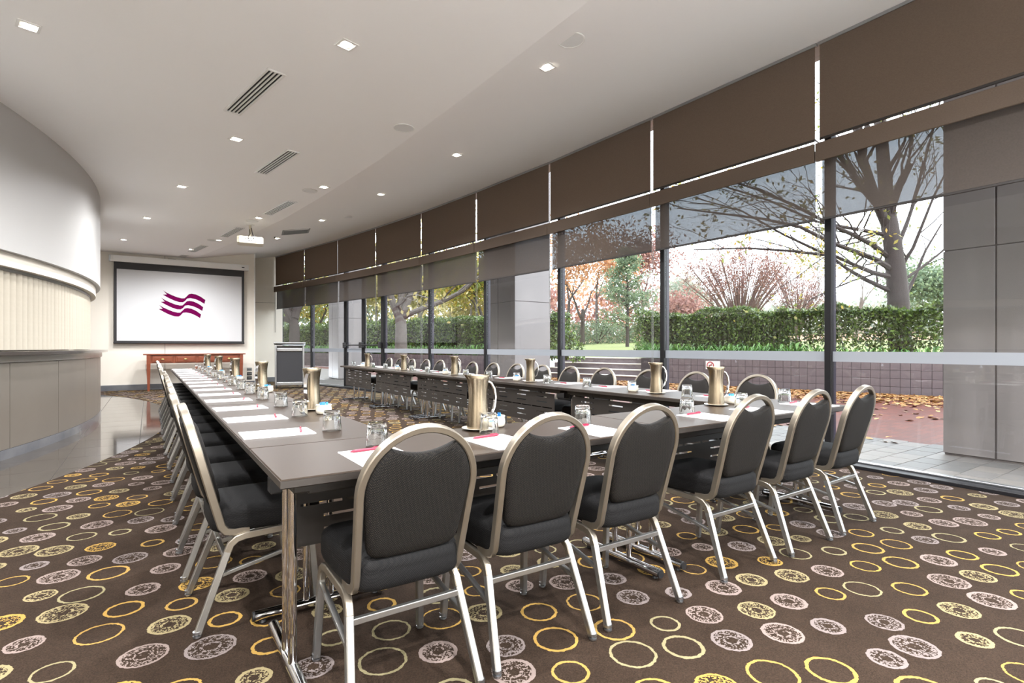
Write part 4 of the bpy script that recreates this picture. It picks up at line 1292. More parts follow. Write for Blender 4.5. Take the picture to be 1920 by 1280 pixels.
struct('shade_wall_outer', MB().loops([[(2.4, 18.9, 0), (3.55, 18.9, 0), (3.55, 18.9, 8.6), (2.4, 18.9, 8.6)], [(1.6, 50, 0), (2.9, 50, 0), (2.9, 50, 8.6), (1.6, 50, 8.6)]]), M['clad'], 'unseen grey wall past the far corner, added to shade the left pillar')  # added run of wall, straight to keep low sky off the left pillar

# retaining wall with square tiles
RW_H = 0.76
def wall_pt(s, off=0.0, z=0.0):
    p = WALL0 + wd * s + wnorm * off
    return (p.x, p.y, z)
rzw = math.atan2(wd.y, wd.x)
STEP_S0, STEP_S1 = 8.9, 13.0        # opening for the steps, measured along the wall
def seg_wall(name, s0, s1, label):
    p = WALL0 + wd * s0
    t = link(name, None, None, (p.x, p.y, -0.022), rzw, kind='structure', label=label)
    MB().box(0, s1 - s0, -0.25, -0.012, 0, RW_H + 0.022).obj('wall_core', M['blockjoint'], t)
    return t
tile_w = MB().rbox(-0.0965, 0.0965, -0.013, 0.0, -0.0965, 0.0965, 0.004).mesh('wall_tile', M['blockwall'])
rw = seg_wall('retaining_wall_near', -6.0, STEP_S0, 'mauve-grey tiled retaining wall in front of the near hedge')
for i in range(70):
    s_ = 0.1 + 0.2 * i
    if s_ < 4.4:
        continue
    for j in range(4):
        if s_ < 14.85:
            link('wall_tile', tile_w, rw, (s_, 0.0, 0.09 + 0.2 * j - 0.005))
MB().rbox(-0.0, 4.4, -0.012, 0.0, 0.0, 0.78, 0.003).obj('plain_facing', M['blockwall'], rw)
rw2 = seg_wall('retaining_wall_far', STEP_S1, 46.0, 'mauve-grey tiled retaining wall in front of the far hedge')
M['wall_far'] = brick_mat('far_wall_tiles', srgb(122, 112, 114), srgb(106, 97, 100), srgb(72, 66, 68), 0.2, 0.2, 0.006, 0.8, axis=(PI / 2, 0, 0))
for j in range(4):
    for i in range(25):
        link('wall_tile', tile_w, rw2, (0.1 + 0.2 * i, 0.0, 0.09 + 0.2 * j - 0.005))
MB().rbox(5.0, 33.0, -0.012, 0.0, 0.0, 0.78, 0.003).obj('plain_facing', M['wall_far'], rw2)
# steps
p = WALL0 + wd * STEP_S0
st = link('garden_steps', None, None, (p.x, p.y, -0.022), rzw, kind='structure', label='tiled garden steps with pale nosings between the two retaining walls')
W_ = STEP_S1 - STEP_S0
for k in range(4):
    MB().box(0.002, W_ - 0.002, -0.34 * (k + 1) - (1.0 if k == 3 else 0), -0.34 * k, 0, 0.19 * (k + 1) - 0.03).obj('riser', M['blockwall'], st)
    MB().rbox(0.002, W_ - 0.002, -0.34 * (k + 1), -0.34 * k + 0.02, 0.19 * (k + 1) - 0.03, 0.19 * (k + 1), 0.006).obj('tread', M['nosing'], st)
# no smoking sign on the wall
ps = WALL0 + wd * 6.55
sg = thing('no_smoking_sign', 'small white no smoking sign on the retaining wall', 'sign', (ps.x, ps.y, 0.56), rzw)
MB().rbox(-0.24, 0.19, 0.003, 0.012, -0.10, 0.15, 0.002).obj('plate', M['white'], sg)
rg_ = MB()
n = 28
L_ = []
for r_, yy in ((0.082, 0.0125), (0.11, 0.0125)):
    L_.append([(0.05 + r_ * math.cos(2 * PI * j / n), yy, 0.02 + r_ * math.sin(2 * PI * j / n)) for j in range(n)])
rg_.loops(L_, cap=False)
rg_.add([(0.05 - 0.072, 0.0126, 0.02 + 0.056), (0.05 - 0.056, 0.0126, 0.02 + 0.072), (0.05 + 0.072, 0.0126, 0.02 - 0.056), (0.05 + 0.056, 0.0126, 0.02 - 0.072)], [(0, 1, 2, 3)])
rg_.obj('red_ring', M['sign_red'], sg)
MB().box(0.0, 0.10, 0.0122, 0.0124, 0.01, 0.03).obj('cigarette', M['black'], sg)

# ------------------------------------------------------------------ outside: garden ground
def ground_z(off):
    """height behind the retaining wall, rising with distance"""
    return RW_H - 0.06 + max(0, off - 2.6) * 0.032
gd = MB()
offs = [0.02, 2.6, 6, 12, 20, 30, 45, 70, 120]
ss = [-40, -20, -6, 0, 4, 8.9, 9.0, 13.0, 13.1, 18, 24, 31, 40, 60, 90]
idx = {}
for i, s_ in enumerate(ss):
    for j, o_ in enumerate(offs):
        oo = o_
        if j == 0 and 9.0 <= s_ <= 13.0:
            oo = 1.38
        idx[(i, j)] = len(gd.v)
        gd.v.append(wall_pt(s_, oo, ground_z(o_)))
soil_f, lawn_f = [], []
for i in range(len(ss) - 1):
    for j in range(len(offs) - 1):
        f_ = (idx[(i, j)], idx[(i, j + 1)], idx[(i + 1, j + 1)], idx[(i + 1, j)])
        (soil_f if j == 0 or j >= 5 else lawn_f).append(f_)
g1 = MB(); g1.v = list(gd.v); g1.f = soil_f
struct('garden_soil', g1, M['soil'], 'leaf-strewn planting bed')
g2 = MB(); g2.v = list(gd.v); g2.f = lawn_f
struct('lawn', g2, M['lawn'], 'pale green lawn behind the hedge')
far = MB()
far.add([(7.6, -40, -0.03), (60, -40, -0.03), (60, -8, -0.03), (7.6, -8, -0.03)], [(0, 1, 2, 3)])
far.add([(-40, -40, -0.03), (7.6, -40, -0.03), (7.6, -8, -0.03), (-40, -8, -0.03)], [(0, 1, 2, 3)])
struct('outer_ground', far, M['paver_far'], 'paved ground further along the building')

# ------------------------------------------------------------------ plants
def leaf_quads(m, pts, size, rnd, flat=0.0):
    """diamond leaves with a fold, at points; flat biases them upwards"""
    V, Fc = m.v, m.f
    for p in pts:
        u1, u2 = rnd.random(), rnd.random()
        th = 2 * PI * u1
        ph = math.acos(1 - 2 * u2)
        d = Vector((math.sin(ph) * math.cos(th), math.sin(ph) * math.sin(th), math.cos(ph) * (1 - flat)))
        d.normalize()
        s_ = size * rnd.uniform(0.7, 1.3)
        side = d.cross(Vector((rnd.gauss(0, 1), rnd.gauss(0, 1), rnd.gauss(0, 1))))
        if side.length < 1e-4:
            continue
        side.normalize()
        p = Vector(p)
        k = len(V)
        V.extend([tuple(p), tuple(p + d * s_ * 0.5 + side * s_ * 0.24), tuple(p + d * s_), tuple(p + d * s_ * 0.5 - side * s_ * 0.24)])
        Fc.append((k, k + 1, k + 2, k + 3))

def hedge(name, s0, s1, off0, off1, z0, z1, n, size, label, seed, bare=0.0):
    rnd = random.Random(seed)
    o = thing(name, label, 'hedge', wall_pt(s0, off0, z0))
    org = Vector(wall_pt(s0, off0, z0))
    m = MB()
    pts = []
    for _ in range(n):
        s_ = rnd.uniform(s0, s1)
        face = rnd.random()
        zt = z1 + 0.09 * math.sin(s_ * 2.1) + 0.06 * math.sin(s_ * 5.3 + 1)
        bul = 0.10 * math.sin(s_ * 3.1) + 0.07 * math.sin(s_ * 7.7)
        if face < 0.55:      # side towards the terrace
            q = abs(rnd.gauss(0, 0.10))
            of = off0 + bul + q
            z = z0 + (zt - z0) * (rnd.random() ** (0.72 if bare == 0 else 0.5))
        elif face < 0.80:
            of = rnd.uniform(off0, off1)
            z = zt - abs(rnd.gauss(0, 0.06))
        else:
            of = rnd.uniform(off0, off1)
            z = z0 + (zt - z0) * rnd.random() ** 0.6
        if face < 0.1:
            s_ = rnd.choice((s0, s1)) + rnd.gauss(0, 0.08)
            of = rnd.uniform(off0, off1)
        pp = WALL0 + wd * s_ + wnorm * of
        pts.append(Vector((pp.x, pp.y, z)) - org)
    leaf_quads(m, pts, size, rnd)
    m.obj('foliage', M['hedge_leaf'], o, kind='stuff')
    tw = MB()
    nst = int((s1 - s0) / 0.35)
    for i in range(nst):
        s_ = s0 + 0.2 + i * (s1 - s0 - 0.4) / max(1, nst - 1)
        of = (off0 + off1) / 2 + rnd.uniform(-0.2, 0.2)
        pth = []
        ds, do = rnd.uniform(-0.5, 0.5), rnd.uniform(-0.3, 0.3)
        for q in range(5):
            qq = q / 4
            pp = WALL0 + wd * (s_ + ds * qq) + wnorm * (of + do * qq)
            pth.append(Vector((pp.x, pp.y, z0 - 0.05 + (z1 - z0 - 0.15) * qq)) - org)
        tw.tube(pth, 0, 5, radii=[0.022, 0.018, 0.014, 0.010, 0.005])
    tw.obj('stems', M['bark_dark'], o, kind='stuff')
    if not bare:      # solid dark core, the shade among inner twigs put into its colour
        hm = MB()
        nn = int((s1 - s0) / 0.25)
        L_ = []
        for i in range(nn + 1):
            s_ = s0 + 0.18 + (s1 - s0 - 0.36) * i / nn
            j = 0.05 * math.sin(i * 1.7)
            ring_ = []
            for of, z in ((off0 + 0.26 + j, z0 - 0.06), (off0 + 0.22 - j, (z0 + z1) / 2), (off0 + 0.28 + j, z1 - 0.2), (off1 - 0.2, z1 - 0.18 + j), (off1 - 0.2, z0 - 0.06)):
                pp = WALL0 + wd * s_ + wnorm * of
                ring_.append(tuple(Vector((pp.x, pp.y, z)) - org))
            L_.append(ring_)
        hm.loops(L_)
        hm.obj('shaded_twig_core', M['hedge_core'], o)
    return o

hedge('clipped_hedge', -3.0, 5.0, 1.15, 2.05, 0.72, 2.18, 18000, 0.115, 'loose glossy hedge around the big tree trunk at the right', 21, bare=1)
hedge('clipped_hedge', 5.0, 9.7, 1.10, 2.10, 0.72, 2.28, 14000, 0.095, 'dense clipped hedge between the garden steps and the big tree', 22)
hedge('clipped_hedge', 13.2, 20.5, 1.0, 2.0, 0.72, 2.45, 15000, 0.11, 'clipped hedge left of the garden steps, behind the middle pillar', 23)
hedge('clipped_hedge', 20.5, 46.0, 1.0, 2.1, 0.72, 2.50, 26000, 0.15, 'clipped hedge farthest left, seen beyond the glazed doors', 24)

def strap_clump(p, n, ln, rnd, label, m_leaf='strap_leaf'):
    o = thing('strappy_plant', label, 'plant', p, rnd.uniform(0, 6), 'strap-leaved plants along the wall top')
    m = MB()
    for _ in range(n):
        an = rnd.uniform(0, 2 * PI)
        L2 = ln * rnd.uniform(0.7, 1.15)
        rise = rnd.uniform(0.45, 0.95)
        base = Vector((rnd.uniform(-.06, .06), rnd.uniform(-.06, .06), 0))
        dr = Vector((math.cos(an), math.sin(an), 0))
        sd = Vector((-math.sin(an), math.cos(an), 0))
        ws = [0.018, 0.022, 0.02, 0.014, 0.003]
        k = len(m.v)
        for q in range(5):
            tq = q / 4
            c = base + dr * (L2 * 0.75 * tq) + Vector((0, 0, L2 * rise * (2.5 * tq - 1.95 * tq * tq)))
            m.v.append(tuple(c + sd * ws[q]))
            m.v.append(tuple(c - sd * ws[q]))
        for q in range(4):
            m.f.append((k + 2 * q, k + 2 * q + 1, k + 2 * q + 3, k + 2 * q + 2))
    m.obj('leaves', M[m_leaf], o, kind='stuff')
    return o
rn = random.Random(31)
kk = 0
def along(s):
    return 'counted along the wall from the right'
NUMW = ['first', 'second', 'third', 'fourth', 'fifth', 'sixth', 'seventh', 'eighth', 'ninth', 'tenth', 'eleventh', 'twelfth', 'thirteenth', 'fourteenth', 'fifteenth',
        'sixteenth', 'seventeenth', 'eighteenth', 'nineteenth', 'twentieth', 'twenty-first', 'twenty-second', 'twenty-third', 'twenty-fourth', 'twenty-fifth', 'twenty-sixth', 'twenty-seventh', 'twenty-eighth', 'twenty-ninth', 'thirtieth', 'thirty-first', 'thirty-second', 'thirty-third', 'thirty-fourth', 'thirty-fifth', 'thirty-sixth', 'thirty-seventh', 'thirty-eighth', 'thirty-ninth', 'fortieth', 'forty-first', 'forty-second', 'forty-third']
s_ = 0.6
near, farl = [], []
while s_ < 38:
    if s_ < 8.7:
        near.append(s_)
    elif s_ > 13.3:
        farl.append(s_)
    s_ += 0.42 if s_ < 9 else 0.62
for i, q in enumerate(near):
    big = 1.0 if q > 4.2 else 0.55
    strap_clump(wall_pt(q, 0.35 + rn.uniform(-.05, .2), 0.70), int(46 * big), 0.70 * (0.6 + 0.4 * big), rn, 'green strap-leaved plant on the near wall, %s from the right' % NUMW[i])
for i, q in enumerate(farl):
    strap_clump(wall_pt(q, 0.40 + rn.uniform(-.1, .2), 0.70), 44, 0.68, rn, 'green strap-leaved plant on the far wall, %s from the garden steps' % NUMW[i])
# cycad by the steps
cy = thing('cycad', 'spiky green cycad beside the garden steps', 'plant', wall_pt(9.1, 0.75, 0.70))
m = MB()
for i in range(22):
    an = 2 * PI * i / 22 + rn.uniform(-.1, .1)
    el = rn.uniform(0.5, 1.25)
    Lr = rn.uniform(0.7, 1.0)
    dr = Vector((math.cos(an) * math.cos(el), math.sin(an) * math.cos(el), math.sin(el)))
    sd = Vector((-math.sin(an), math.cos(an), 0))
    for q in range(14):
        tq = 0.15 + 0.85 * q / 13
        c = dr * (Lr * tq) + Vector((0, 0, -0.25 * tq * tq * Lr * math.cos(el)))
        wl = 0.17 * math.sin(PI * min(1, tq * 0.9 + 0.08)) + 0.03
        for sg_ in (-1, 1):
            k = len(m.v)
            e_ = c + sd * sg_ * wl + dr * 0.06
            m.v.extend([tuple(c - dr * 0.012), tuple(c + dr * 0.012), tuple(e_)])
            m.f.append((k, k + 1, k + 2))
m.obj('fronds', M['strap_leaf'], cy, kind='stuff')

# ---- trees
def grow(m, tips, p, d, r_, ln, lvl, rnd, spread, up, shrink=0.72, kids=(2, 3), bend=0.12, sides=6):
    n = 3 if lvl > 0 else 2
    pts = [p.copy()]
    rad = [r_]
    q = p.copy()
    dd = d.copy()
    for i in range(n):
        dd = (dd + Vector((rnd.gauss(0, bend), rnd.gauss(0, bend), rnd.gauss(0, bend) + up * 0.06))).normalized()
        q = q + dd * ln / n
        pts.append(q.copy())
        rad.append(r_ * (1 - 0.42 * (i + 1) / n))
        if lvl <= 1:
            tips.append(q.copy())
    m.tube(pts, 0, max(3, sides), radii=rad, cap=False)
    if lvl == 0:
        return
    for _ in range(rnd.randint(*kids)):
        ax = Vector((rnd.gauss(0, 1), rnd.gauss(0, 1), rnd.gauss(0, 1)))
        ax = ax - dd * ax.dot(dd)
        ax.normalize()
        nd_ = (dd * math.cos(spread) + ax * math.sin(spread * rnd.uniform(0.6, 1.3)) + Vector((0, 0, up * 0.25))).normalized()
        st_ = pts[rnd.randint(max(1, n - 1), n)]
        grow(m, tips, st_, nd_, rad[-1] * rnd.uniform(0.6, 0.85), ln * shrink * rnd.uniform(0.8, 1.15), lvl - 1, rnd, spread, up, shrink, kids, bend, sides - 1)

def tree(name, label, u, d, height, seed, bark, leaf, lsize, per, lvl=4, spread=0.55, up=0.5, trunk=0.3, r0=None, kids=(2, 3), base_v=None, cat='tree', scatter=0.5, z0=None):
    rnd = random.Random(seed)
    b = at(u, 650, d)
    off = (Vector((b.x, b.y)) - WALL0).dot(wnorm)
    b.z = ground_z(off) - 0.05 if z0 is None else z0
    o = thing(name, label, cat, tuple(b))
    m = MB()
    tips = []
    r_ = r0 or height * 0.022
    grow(m, tips, Vector((0, 0, 0)), Vector((0, 0, 1)), r_, height * trunk, lvl, rnd, spread, up, 0.74, kids)
    m.obj('trunk', M[bark], o, True)
    if leaf:
        lm = MB()
        pts = []
        for tp_ in tips:
            for _ in range(per):
                pts.append(tp_ + Vector((rnd.gauss(0, scatter), rnd.gauss(0, scatter), rnd.gauss(0, scatter * 0.8))))
        leaf_quads(lm, pts, lsize, rnd)
        lm.obj('foliage', M[leaf], o, kind='stuff')
    return o

def conifer(label, u, d, height, width, seed, leaf):
    rnd = random.Random(seed)
    b = at(u, 650, d)
    off = (Vector((b.x, b.y)) - WALL0).dot(wnorm)
    b.z = ground_z(off) - 0.05
    o = thing('feathery_tree', label, 'tree', tuple(b))
    m = MB()
    m.tube([(0, 0, 0), (0.05, 0, height * 0.5), (0, 0, height * 0.95)], 0, 7, radii=[0.13, 0.08, 0.02])
    lm = MB()
    pts = []
    for i in range(70):
        tq = rnd.random() ** 0.8
        z = height * (0.16 + 0.82 * tq)
        L2 = width * (1 - tq) ** 0.75 * rnd.uniform(0.6, 1.1) + 0.25
        an = rnd.uniform(0, 2 * PI)
        e_ = Vector((math.cos(an) * L2, math.sin(an) * L2, z + L2 * 0.35))
        s0 = Vector((0, 0, z))
        m.tube([s0, s0.lerp(e_, 0.5) + Vector((0, 0, 0.05)), e_], 0, 4, radii=[0.03, 0.018, 0.006], cap=False)
        for _ in range(85):
            q = rnd.uniform(0.25, 1.05)
            pts.append(s0.lerp(e_, q) + Vector((rnd.gauss(0, 0.17), rnd.gauss(0, 0.17), rnd.gauss(0, 0.10))))
    m.obj('trunk', M['bark_dark'], o, True)
    leaf_quads(lm, pts, 0.19, rnd)
    lm.obj('foliage', M[leaf], o, kind='stuff')

def vase(label, u, d, height, width, seed, n=60):
    rnd = random.Random(seed)
    b = at(u, 650, d)
    off = (Vector((b.x, b.y)) - WALL0).dot(wnorm)
    b.z = ground_z(off) - 0.05
    o = thing('vase_shaped_tree', label, 'tree', tuple(b))
    m = MB()
    lm = MB()
    pts = []
    m.tube([(0, 0, 0), (0, 0, height * 0.16)], 0.16, 8)
    for i in range(n):
        an = rnd.uniform(0, 2 * PI)
        sp_ = math.sqrt(rnd.random()) * width
        hh = height * rnd.uniform(0.72, 1.0) * (1 - 0.22 * (sp_ / width) ** 2)
        e_ = Vector((math.cos(an) * sp_, math.sin(an) * sp_, hh))
        s0 = Vector((math.cos(an) * 0.08, math.sin(an) * 0.08, height * 0.12))
        mid = s0.lerp(e_, 0.5) + Vector((-math.cos(an), -math.sin(an), 0)) * sp_ * 0.06
        m.tube([s0, mid, e_], 0, 4, radii=[0.045, 0.026, 0.007], cap=False)
        for k in range(6):
            q = rnd.uniform(0.45, 1.0)
            a0 = mid.lerp(e_, (q - 0.45) / 0.55)
            t1 = a0 + Vector((rnd.gauss(0, 0.35), rnd.gauss(0, 0.35), rnd.uniform(0.3, 0.9)))
            m.tube([a0, t1], 0, 3, radii=[0.013, 0.004], cap=False)
            for _ in range(12):
                pts.append(a0.lerp(t1, rnd.random()) + Vector((rnd.gauss(0, 0.1), rnd.gauss(0, 0.1), rnd.gauss(0, 0.1))))
    m.obj('stems', M['bark_red'], o, True)
    leaf_quads(lm, pts, 0.12, rnd)
    lm.obj('foliage', M['red_leaf'], o, kind='stuff')

# big tree in the hedge: trunk and main limbs follow the photo, at their real distance
def big_tree():
    rnd = random.Random(77)
    D = 14.6
    b = at(1684, 655, D)
    b.z = 0.68
    o = thing('large_tree', 'large dark-trunked tree with spreading bare branches beyond the right window', 'tree', tuple(b))
    m = MB()
    tips = []
    def px(path, dd=0.0):
        return [at(u, v, D + dd * i / max(1, len(path) - 1)) - b for i, (u, v) in enumerate(path)]
    def limb(path, r_a, r_b, dd=0.0, sides=8, kids=0, leaf=True):
        P_ = px(path, dd)
        n = len(P_)
        rad = [r_a + (r_b - r_a) * i / (n - 1) for i in range(n)]
        m.tube(P_, 0, sides, radii=rad, cap=False)
        for _ in range(kids):
            i = rnd.randint(1, n - 1)
            q = P_[i - 1].lerp(P_[i], rnd.random())
            dr = (P_[i] - P_[i - 1]).normalized()
            d2 = (dr + Vector((rnd.gauss(0, .5), rnd.gauss(0, .5), rnd.gauss(0.1, .45)))).normalized()
            grow(m, tips if leaf else [], q, d2, max(0.012, rad[i] * 0.45), rnd.uniform(0.9, 1.7), 2, rnd, 0.5, 0.2, 0.75, (1, 3), 0.15, 5)
        return P_
    limb([(1690, 668), (1685, 610), (1684, 560), (1680, 510), (1674, 460), (1666, 410)], 0.29, 0.20, 0, 14)
    limb([(1668, 420), (1662, 370), (1656, 300), (1650, 220), (1652, 130), (1660, 20), (1668, -100)], 0.19, 0.09, 0.3, 10, 14)
    limb([(1664, 425), (1648, 390), (1632, 340), (1616, 290), (1604, 200), (1590, 80), (1580, -60)], 0.13, 0.06, -0.8, 9, 12)
    limb([(1640, 375), (1610, 345), (1580, 300), (1560, 270)], 0.09, 0.05, -0.8, 8, 4)
    limb([(1672, 505), (1640, 485), (1600, 470), (1560, 455), (1500, 425), (1430, 410), (1350, 400), (1270, 390)], 0.079, 0.014, -1.8, 7, 12)
    limb([(1675, 520), (1640, 512), (1610, 500), (1566, 480), (1480, 470), (1400, 465), (1300, 468)], 0.072, 0.014, -0.6, 7, 10)
    limb([(1664, 480), (1635, 458), (1600, 440), (1564, 424), (1490, 385), (1420, 355), (1340, 330)], 0.072, 0.021, -1.2, 7, 12)
    limb([(1668, 545), (1625, 525), (1590, 505), (1560, 482), (1470, 440), (1390, 395), (1300, 370)], 0.065, 0.014, 0.8, 7, 10)
    limb([(1660, 440), (1620, 432), (1580, 425), (1530, 415), (1440, 375), (1360, 350), (1260, 345)], 0.058, 0.014, 1.2, 7, 10)
    limb([(1684, 460), (1700, 420), (1712, 385), (1726, 330), (1745, 260), (1765, 180)], 0.058, 0.021, 0.5, 7, 9)
    limb([(1690, 500), (1712, 465), (1730, 420), (1750, 370), (1775, 320)], 0.050, 0.021, -0.5, 7, 8)
    limb([(1694, 525), (1730, 500), (1768, 470), (1810, 440)], 0.043, 0.021, 0.4, 6, 5)
    limb([(1695, 560), (1715, 520), (1735, 470), (1765, 420)], 0.05, 0.02, 0.8, 6, 5)
    m.obj('trunk', M['bark_dark'], o, True)
    lm = MB()
    pts = []
    for tp_ in tips:
        for _ in range(rnd.choice((0, 1, 1, 2))):
            pts.append(tp_ + Vector((rnd.gauss(0, .14), rnd.gauss(0, .14), rnd.gauss(-0.05, .12))))
    leaf_quads(lm, pts, 0.14, rnd)
    lm.obj('foliage', M['yellow_leaf'], o, kind='stuff')
big_tree()

def fork_tree(label, D, trunk_px, limbs, bark, seed, leaf='gold_leaf', rt=0.25):
    rnd = random.Random(seed)
    b = at(trunk_px[0][0], trunk_px[0][1], D)
    off = (Vector((b.x, b.y)) - WALL0).dot(wnorm)
    zg = ground_z(off) - 0.05
    o = thing('forked_tree', label, 'tree', (b.x, b.y, zg))
    org = Vector((b.x, b.y, zg))
    m = MB()
    tips = []
    P_ = [Vector((0, 0, 0))] + [at(u, v, D) - org for u, v in trunk_px]
    m.tube(P_, 0, 12, radii=[rt * 1.15] + [rt] * (len(P_) - 2) + [rt * 0.9], cap=False)
    for path, ra, rb, dd in limbs:
        Q = [at(u, v, D + dd * i / (len(path) - 1)) - org for i, (u, v) in enumerate(path)]
        n = len(Q)
        m.tube(Q, 0, 8, radii=[ra + (rb - ra) * i / (n - 1) for i in range(n)], cap=False)
        for _ in range(5):
            i = rnd.randint(1, n - 1)
            q = Q[i - 1].lerp(Q[i], rnd.random())
            dr = ((Q[i] - Q[i - 1]).normalized() + Vector((rnd.gauss(0, .5), rnd.gauss(0, .5), rnd.gauss(0.2, .4)))).normalized()
            grow(m, tips, q, dr, rb * 0.6, rnd.uniform(1.5, 2.6), 2, rnd, 0.5, 0.2, 0.75, (2, 3), 0.15, 5)
    m.obj('trunk', M[bark], o, True)
    lm = MB()
    pts = [tp_ + Vector((rnd.gauss(0, .35), rnd.gauss(0, .35), rnd.gauss(0, .3))) for tp_ in tips for _ in range(3)]
    leaf_quads(lm, pts, 0.24, rnd)
    lm.obj('foliage', M[leaf], o, kind='stuff')
fork_tree('pale grey forked tree above the hedge, left of the middle pillar', 24, [(752, 612), (750, 590)],
          [([(748, 596), (736, 565), (728, 540), (715, 500)], .19, .12, -.5), ([(750, 590), (752, 560), (750, 540), (748, 490)], .17, .10, .6), ([(752, 592), (765, 565), (775, 540), (792, 500)], .18, .10, 0),
           ([(754, 596), (775, 585), (800, 575), (830, 565), (868, 545), (885, 530)], .13, .08, -1)], 'bark_grey', 91)
fork_tree('dark forked tree above the hedge in the far left window', 30, [(552, 612), (550, 597)],
          [([(548, 600), (540, 585), (533, 565), (525, 530)], .27, .16, 0), ([(551, 597), (556, 580), (566, 565), (580, 530)], .27, .14, .5), ([(545, 600), (535, 598), (520, 594)], .2, .1, 0)], 'bark_dark', 92, rt=0.27)

tree('autumn_tree', 'orange autumn tree standing on the lawn left of the feathery green tree', 1092, 44, 12.5, 101, 'bark_dark', 'orange_leaf', 0.30, 14, 5, 0.55, 0.5, 0.24, 0.24, (2, 3), scatter=0.55)
conifer('feathery blue-green tree on the lawn between two window mullions', 1176, 36, 6.6, 2.3, 102, 'blue_leaf')
vase('large vase-shaped russet tree rising above the near hedge', 1388, 30, 6.6, 3.4, 103, 90)
vase('smaller vase-shaped russet tree right of the large one', 1495, 40, 6.2, 3.2, 104, 70)
tree('hazy_tree', 'pale hazy tree behind the hedge beside the large russet tree', 1292, 60, 11, 105, 'bark_grey', 'pale_leaf', 0.5, 12, 5, 0.6, 0.3, 0.2, 0.2, (2, 3), scatter=0.8)
tree('russet_tree', 'low russet tree just above the hedge end', 1250, 50, 8.5, 106, 'bark_red', 'red_leaf', 0.35, 10, 5, 0.65, 0.2, 0.2, 0.15, (2, 3), scatter=0.7)
tree('green_tree', 'fresh green tree right of the big dark trunk', 1762, 34, 7.6, 107, 'bark_grey', 'blue_leaf', 0.26, 22, 4, 0.6, 0.4, 0.22, 0.14, (3, 3), scatter=0.6)
tree('bare_tree', 'tall thin bare tree behind the orange tree', 1120, 62, 19, 108, 'bark_dark', 'orange_leaf', 0.4, 4, 5, 0.45, 0.8, 0.26, 0.26, (2, 3), scatter=0.7)
tree('bare_tree', 'tall bare tree behind the feathery green tree', 1205, 58, 17, 109, 'bark_red', 'red_leaf', 0.38, 7, 5, 0.5, 0.7, 0.25, 0.24, (2, 3), scatter=0.7)
tree('bare_tree', 'tall bare tree left of the orange tree', 1060, 56, 18, 110, 'bark_dark', 'orange_leaf', 0.4, 7, 5, 0.5, 0.7, 0.25, 0.24, (2, 3), scatter=0.8)
tree('slender_tree', 'slender bare tree seen left of the big trunk', 1605, 46, 12, 111, 'bark_grey', 'pale_leaf', 0.3, 2, 5, 0.35, 0.9, 0.3, 0.14, (2, 3), scatter=0.4)
tree('slender_tree', 'slender bare tree farther left of the big trunk', 1582, 52, 11, 112, 'bark_grey', 'gold_leaf', 0.3, 2, 5, 0.4, 0.9, 0.3, 0.14, (2, 3), scatter=0.4)
tree('golden_tree', 'golden leafy tree behind the hedge left of the middle pillar', 868, 36, 10, 113, 'bark_grey', 'gold_leaf', 0.26, 16, 5, 0.6, 0.3, 0.2, 0.2, (2, 3), scatter=0.7)
tree('green_tree', 'green and yellow tree close to the middle pillar', 905, 33, 10.5, 114, 'bark_dark', 'yellow_leaf', 0.26, 16, 5, 0.55, 0.3, 0.2, 0.2, (2, 3), scatter=0.7)
tree('golden_tree', 'golden tree behind the pale forked tree', 775, 42, 12, 115, 'bark_grey', 'gold_leaf', 0.32, 16, 5, 0.6, 0.3, 0.2, 0.22, (2, 3), scatter=0.8)
tree('golden_tree', 'golden tree seen through the glazed doors', 700, 44, 12, 116, 'bark_grey', 'gold_leaf', 0.32, 16, 5, 0.6, 0.3, 0.2, 0.22, (2, 3), scatter=0.8)
tree('golden_tree', 'yellow-green tree left of the far left pillar', 602, 40, 11, 117, 'bark_dark', 'yellow_leaf', 0.32, 16, 5, 0.6, 0.3, 0.2, 0.22, (2, 3), scatter=0.8)
tree('russet_tree', 'brown-leaved tree between golden trees left of the middle pillar', 835, 50, 13, 118, 'bark_dark', 'red_leaf', 0.36, 12, 5, 0.55, 0.5, 0.22, 0.24, (2, 3), scatter=0.8)
def shrub(label, u, d, h, w, seed, leaf='shrub_leaf', n=1500, size=0.2):
    rnd = random.Random(seed)
    b = at(u, 650, d)
    off = (Vector((b.x, b.y)) - WALL0).dot(wnorm)
    b.z = ground_z(off) - 0.05
    o = thing('garden_shrub', label, 'shrub', tuple(b))
    lm = MB()
    pts = []
    for _ in range(n):
        v_ = Vector((rnd.gauss(0, 1), rnd.gauss(0, 1), abs(rnd.gauss(0, 1)))).normalized() * rnd.uniform(0.7, 1.0)
        pts.append(Vector((v_.x * w, v_.y * w, v_.z * h)))
    leaf_quads(lm, pts, size, rnd)
    lm.obj('foliage', M[leaf], o, kind='stuff')
    sm = MB()
    for i in range(7):
        an = rnd.uniform(0, 6.28)
        sm.tube([(0, 0, 0), (math.cos(an) * w * 0.6, math.sin(an) * w * 0.6, h * 0.75)], 0, 5, radii=[0.05, 0.015])
    sm.obj('stems', M['bark_dark'], o)
for i, (u, d, h, w, lf, lb) in enumerate([(1068, 46, 2.2, 2.2, 'shrub_leaf', 'grey-green shrub left of the orange tree trunk'), (1120, 48, 2.4, 2.4, 'shrub_leaf', 'grey-green shrub right of the orange tree trunk'),
        (1150, 50, 2.0, 2.2, 'blue_leaf', 'pale shrub behind the feathery green tree'), (1215, 48, 2.6, 2.4, 'shrub_leaf', 'grey-green shrub just left of the hedge end'), (1062, 19.5, 1.2, 0.7, 'hedge_leaf', 'leafy green bush at the left side of the steps')]):
    shrub(lb, u, d, h, w, 200 + i, lf, 1700 if d > 30 else 900, 0.22 if d > 30 else 0.13)
